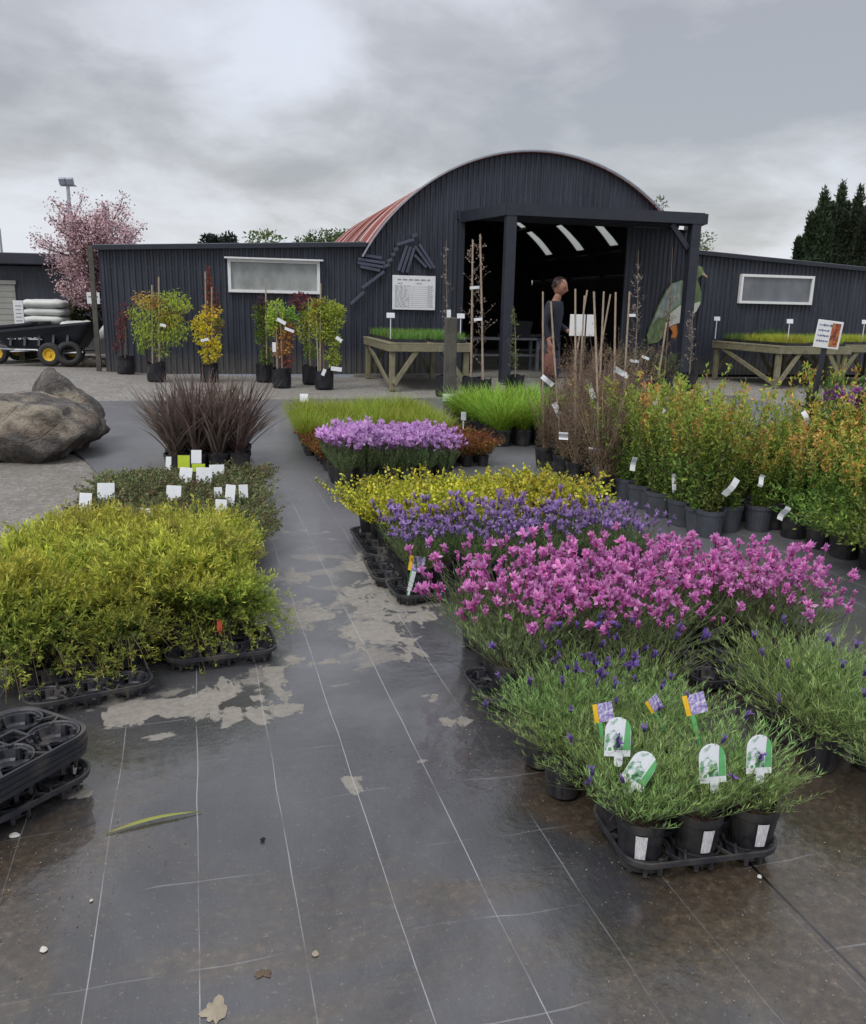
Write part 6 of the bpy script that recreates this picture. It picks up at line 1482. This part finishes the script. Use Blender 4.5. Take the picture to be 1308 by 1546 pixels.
    link('pouch', mb.mesh('pouch', M['leather'], True), b)
    mb = MB(); mb.tube([(0, -.06, -.08), (0, -.04, -.005), (0, .0, .018), (0, .04, -.005), (0, .06, -.08)], .009, 6); link('handle', mb.mesh('handle', M['leather'], True), b)
person()

# ------------------------------------------------------------------ empty tray stack and litter on the mat
eA, eB = gnd(146, 1128, .115), gnd(0, 1212, .115); ed = (eB - eA).normalized(); ep = Vector((-ed.y, ed.x, 0)); ep = ep if ep.y > 0 else -ep
ang = math.atan2(ed.y, ed.x)
bA, bB = gnd(150, 1163, .05), gnd(0, 1240, .05); bd = (bB - bA).normalized(); bpv = Vector((-bd.y, bd.x, 0)); bpv = bpv if bpv.y > 0 else -bpv
c0 = bA + bd * .345 + bpv * .15
o = tray(TR42, (c0.x, c0.y, .01), math.atan2(bd.y, bd.x), 'bottom black empty tray of the stack, lying at an angle on the mat', 'stacked empty black trays')
c1 = eA + ed * .34 + ep * .16
for k, w_ in enumerate(('second from bottom', 'third from bottom', 'second from top', 'topmost')):
    o = tray(TR42, (c1.x + random.uniform(-.004, .004), c1.y + random.uniform(-.004, .004), .075 + k * .019), ang + random.uniform(-.012, .012), f'black empty tray, {w_} of the stack at left edge', 'stacked empty black trays')
pA, pB = gnd(160, 1258, .012), gnd(305, 1225, .012)
g = np.random.default_rng(3); mb = MB(); n = 14; V = []; C = []
for i in range(n + 1):
    u = i / n; c = pA.lerp(pB, u) + Vector((0, 0, .006 * math.sin(u * 3.14))); d = (pB - pA).normalized(); s = Vector((-d.y, d.x, 0)) * .009 * math.sin(math.pi * min(1, u * 1.02) ** .8 * .97 + .06)
    c = c + Vector((-d.y, d.x, 0)) * .012 * math.sin(u * 3.0)
    V += [tuple(c + s), tuple(c + Vector((0, 0, -.003))), tuple(c - s)]
    cc = lin(150, 168, 70) if u > .25 else lin(150, 146, 80); C += [cc, lin(176, 186, 110), cc]
mb.add(V, [(3 * i + a, 3 * i + a + 1, 3 * i + a + 4, 3 * i + a + 3) for i in range(n) for a in (0, 1)], None, np.array(C))
o = link('fallen_leaf', mb.mesh('fallen_leaf', M['leaf'])); tag(o, 'long narrow yellow green leaf lying on the wet mat near the tray stack', 'leaf')
M['dryleaf'] = simple('dry_leaf', lin(150, 140, 122), .8, .15, 30); M['peb'] = simple('pale_pebble', lin(196, 192, 184), .8, .1)
def litter(px, py, r, lab, mat, flat=.35, seed=0, name='pebble'):
    p = gnd(px, py, .008); g = np.random.default_rng(seed); mb = MB(); n = 24; V = []
    for k, (s, z) in enumerate(((.0, 1), (.6, .9), (1, .3), (.9, 0))):
        for j in range(n): a = 2 * math.pi * j / n; w = s * r * (1 + (.3 if flat > .15 else .75) * mnoise.noise(Vector((math.cos(a), math.sin(a), seed)) * (1 if flat > .15 else 2.6))); V.append((w * math.cos(a), w * math.sin(a) * .8, z * r * flat))
    mb.add(V, [(k * n + j, k * n + (j + 1) % n, (k + 1) * n + (j + 1) % n, (k + 1) * n + j) for k in range(3) for j in range(n)]); o = link(name, mb.mesh(name, mat), loc=p, rz=seed); tag(o, lab, name.replace('_', ' '))
litter(138, 1360, .005, 'tiny white pebble on the mat at lower left', M['peb'], .7, 1); litter(66, 1434, .011, 'pale oblong pebble on the mat at bottom left', M['peb'], .4, 2); litter(22, 1262, .016, 'pale stone on the mat below the tray stack', M['peb'], .4, 3)
litter(1147, 1324, .008, 'small white pebble on the mat right of nearest tray', M['peb'], .6, 4)
litter(325, 1527, .032, 'crumpled pale dry leaf on the mat at the bottom edge', M['dryleaf'], .12, 5, 'dry_leaf'); litter(398, 1470, .018, 'brown dry leaf scrap on the mat near bottom edge', simple('brown_leaf', lin(92, 78, 62), .8, .2), .12, 6, 'dry_leaf'); litter(397, 1268, .008, 'dark seed pod on the mat in the walkway', M['dark'], .8, 7, 'seed_pod'); litter(476, 1440, .010, 'tan leaf scrap beside the thread line near bottom', M['dryleaf'], .2, 8, 'dry_leaf')
def crumbs():
    g = np.random.default_rng(12); mb = MB(); m = 5200; s = g.uniform(1.2, 3.2, m); t = g.uniform(-.8, 1.9, m)
    keep = np.array([mnoise.noise(Vector((a * 2.2, b * 2.2, 7))) + (.25 if (b > .8 or b < -.25) else -.12) > g.uniform(-.05, .35) for a, b in zip(s, t)]); s, t = s[keep], t[keep]; m = len(s)
    P = np.stack([s * U0 + t * U1, s * U1 - t * U0, np.full(m, .0105)], 1); D = g.normal(size=(m, 3)); D[:, 2] *= .35
    mb.leaves(P, D, g.uniform(.002, .007, m), g.uniform(.002, .005, m), lerpc(g, m, lin(58, 48, 40), lin(150, 140, 126)) , g, fold=.3); return link('soil_crumbs', mb.mesh('soil_crumbs', M['stem']))
tag(crumbs(), kind='stuff')

# ------------------------------------------------------------------ light, sky, camera
SUN_EL, SUN_AZ = R(52), R(215)
w = bpy.data.worlds.new('World'); sc.world = w; w.use_nodes = True; nt = w.node_tree; nt.nodes.clear()
out = nt.nodes.new('ShaderNodeOutputWorld')
sky = nt.nodes.new('ShaderNodeTexSky'); sky.sky_type = 'NISHITA'; sky.sun_disc = False; sky.sun_elevation = SUN_EL; sky.sun_rotation = SUN_AZ; sky.air_density = 1.2; sky.dust_density = 2.5
b1 = nt.nodes.new('ShaderNodeBackground'); b1.inputs[1].default_value = .02; nt.links.new(sky.outputs[0], b1.inputs[0])
tc = nt.nodes.new('ShaderNodeTexCoord').outputs['Generated']
sp_ = nt.nodes.new('ShaderNodeSeparateXYZ'); nt.links.new(tc, sp_.inputs[0]); X, Y, Z = sp_.outputs
den = math_(nt, 'ADD', math_(nt, 'MAXIMUM', Z, 0.0), .34)
cmb = nt.nodes.new('ShaderNodeCombineXYZ'); nt.links.new(math_(nt, 'DIVIDE', X, den), cmb.inputs[0]); nt.links.new(math_(nt, 'DIVIDE', Y, den), cmb.inputs[1])
V = cmb.outputs[0]
n1 = noise_(nt, V, 1.15, 7, .52, .25); n2 = noise_(nt, mapping(nt, V, (1, 1.1, 1), (0, 0, 1.1)), 3.0, 7, .56, .25)
def spot(dx, dz, rx, rz):
    a = math_(nt, 'POWER', math_(nt, 'DIVIDE', math_(nt, 'SUBTRACT', X, dx), rx), 2.0); c = math_(nt, 'POWER', math_(nt, 'DIVIDE', math_(nt, 'SUBTRACT', Z, dz), rz), 2.0)
    return math_(nt, 'EXPONENT', math_(nt, 'MULTIPLY', math_(nt, 'ADD', a, c), -1.0))
k = math_(nt, 'ADD', math_(nt, 'MULTIPLY', n1, .62), math_(nt, 'MULTIPLY', n2, .40))
k = math_(nt, 'ADD', k, math_(nt, 'MULTIPLY', spot(-.22, .255, .13, .055), .13))
k = math_(nt, 'ADD', k, math_(nt, 'MULTIPLY', spot(-.47, .19, .14, .035), -.13))
k = math_(nt, 'ADD', k, math_(nt, 'MULTIPLY', spot(.3, .24, .3, .06), -.13))
k = math_(nt, 'ADD', k, math_(nt, 'MULTIPLY', spot(.1, .0, 2.5, .075), .16))
cc = ramp_(nt, k, [(.42, (.27, .27, .285)), (.49, (.35, .35, .365)), (.55, (.445, .45, .48)), (.62, (.52, .535, .585)), (.74, (.555, .575, .635))])
zen = math_(nt, 'ADD', 1.0, math_(nt, 'MULTIPLY', math_(nt, 'MAXIMUM', math_(nt, 'SUBTRACT', Z, .3), 0.0), 1.5))
vm = nt.nodes.new('ShaderNodeVectorMath'); vm.operation = 'SCALE'; nt.links.new(cc, vm.inputs[0]); nt.links.new(zen, vm.inputs['Scale'])
b2 = nt.nodes.new('ShaderNodeBackground'); b2.inputs[1].default_value = .92; nt.links.new(vm.outputs[0], b2.inputs[0])
ad = nt.nodes.new('ShaderNodeAddShader'); nt.links.new(b1.outputs[0], ad.inputs[0]); nt.links.new(b2.outputs[0], ad.inputs[1]); nt.links.new(ad.outputs[0], out.inputs[0])
L = bpy.data.lights.new('sun', 'SUN'); L.energy = 1.1; L.angle = R(22); L.color = (1.0, .96, .90)
so = bpy.data.objects.new('sun', L); col.objects.link(so)
d = Vector((math.sin(SUN_AZ) * math.cos(SUN_EL), math.cos(SUN_AZ) * math.cos(SUN_EL), math.sin(SUN_EL)))
so.rotation_euler = d.to_track_quat('Z', 'Y').to_euler()
cam = bpy.data.cameras.new('camera'); co = bpy.data.objects.new('camera', cam); col.objects.link(co); sc.camera = co
cam.sensor_fit = 'HORIZONTAL'; cam.sensor_width = 36; cam.lens = FOC / 1308 * 36; cam.clip_start = .05; cam.clip_end = 1000
c_, s_ = math.cos(ROLL), math.sin(ROLL); Rv = Vector((1, 0, 0)); Uv = Vector((0, math.sin(PITCH), math.cos(PITCH))); Fv = Vector((0, math.cos(PITCH), -math.sin(PITCH)))
r_ = c_ * Rv + s_ * Uv; u_ = -s_ * Rv + c_ * Uv
co.matrix_world = Matrix(((r_.x, u_.x, -Fv.x, 0), (r_.y, u_.y, -Fv.y, 0), (r_.z, u_.z, -Fv.z, EYE), (0, 0, 0, 1)))
vs = sc.view_settings; vs.view_transform = 'Standard'; vs.look = 'None'; vs.exposure = .48; vs.gamma = 1.0
sc.render.engine = 'CYCLES'; sc.cycles.max_bounces = 6; sc.cycles.transparent_max_bounces = 4; sc.cycles.use_denoising = True
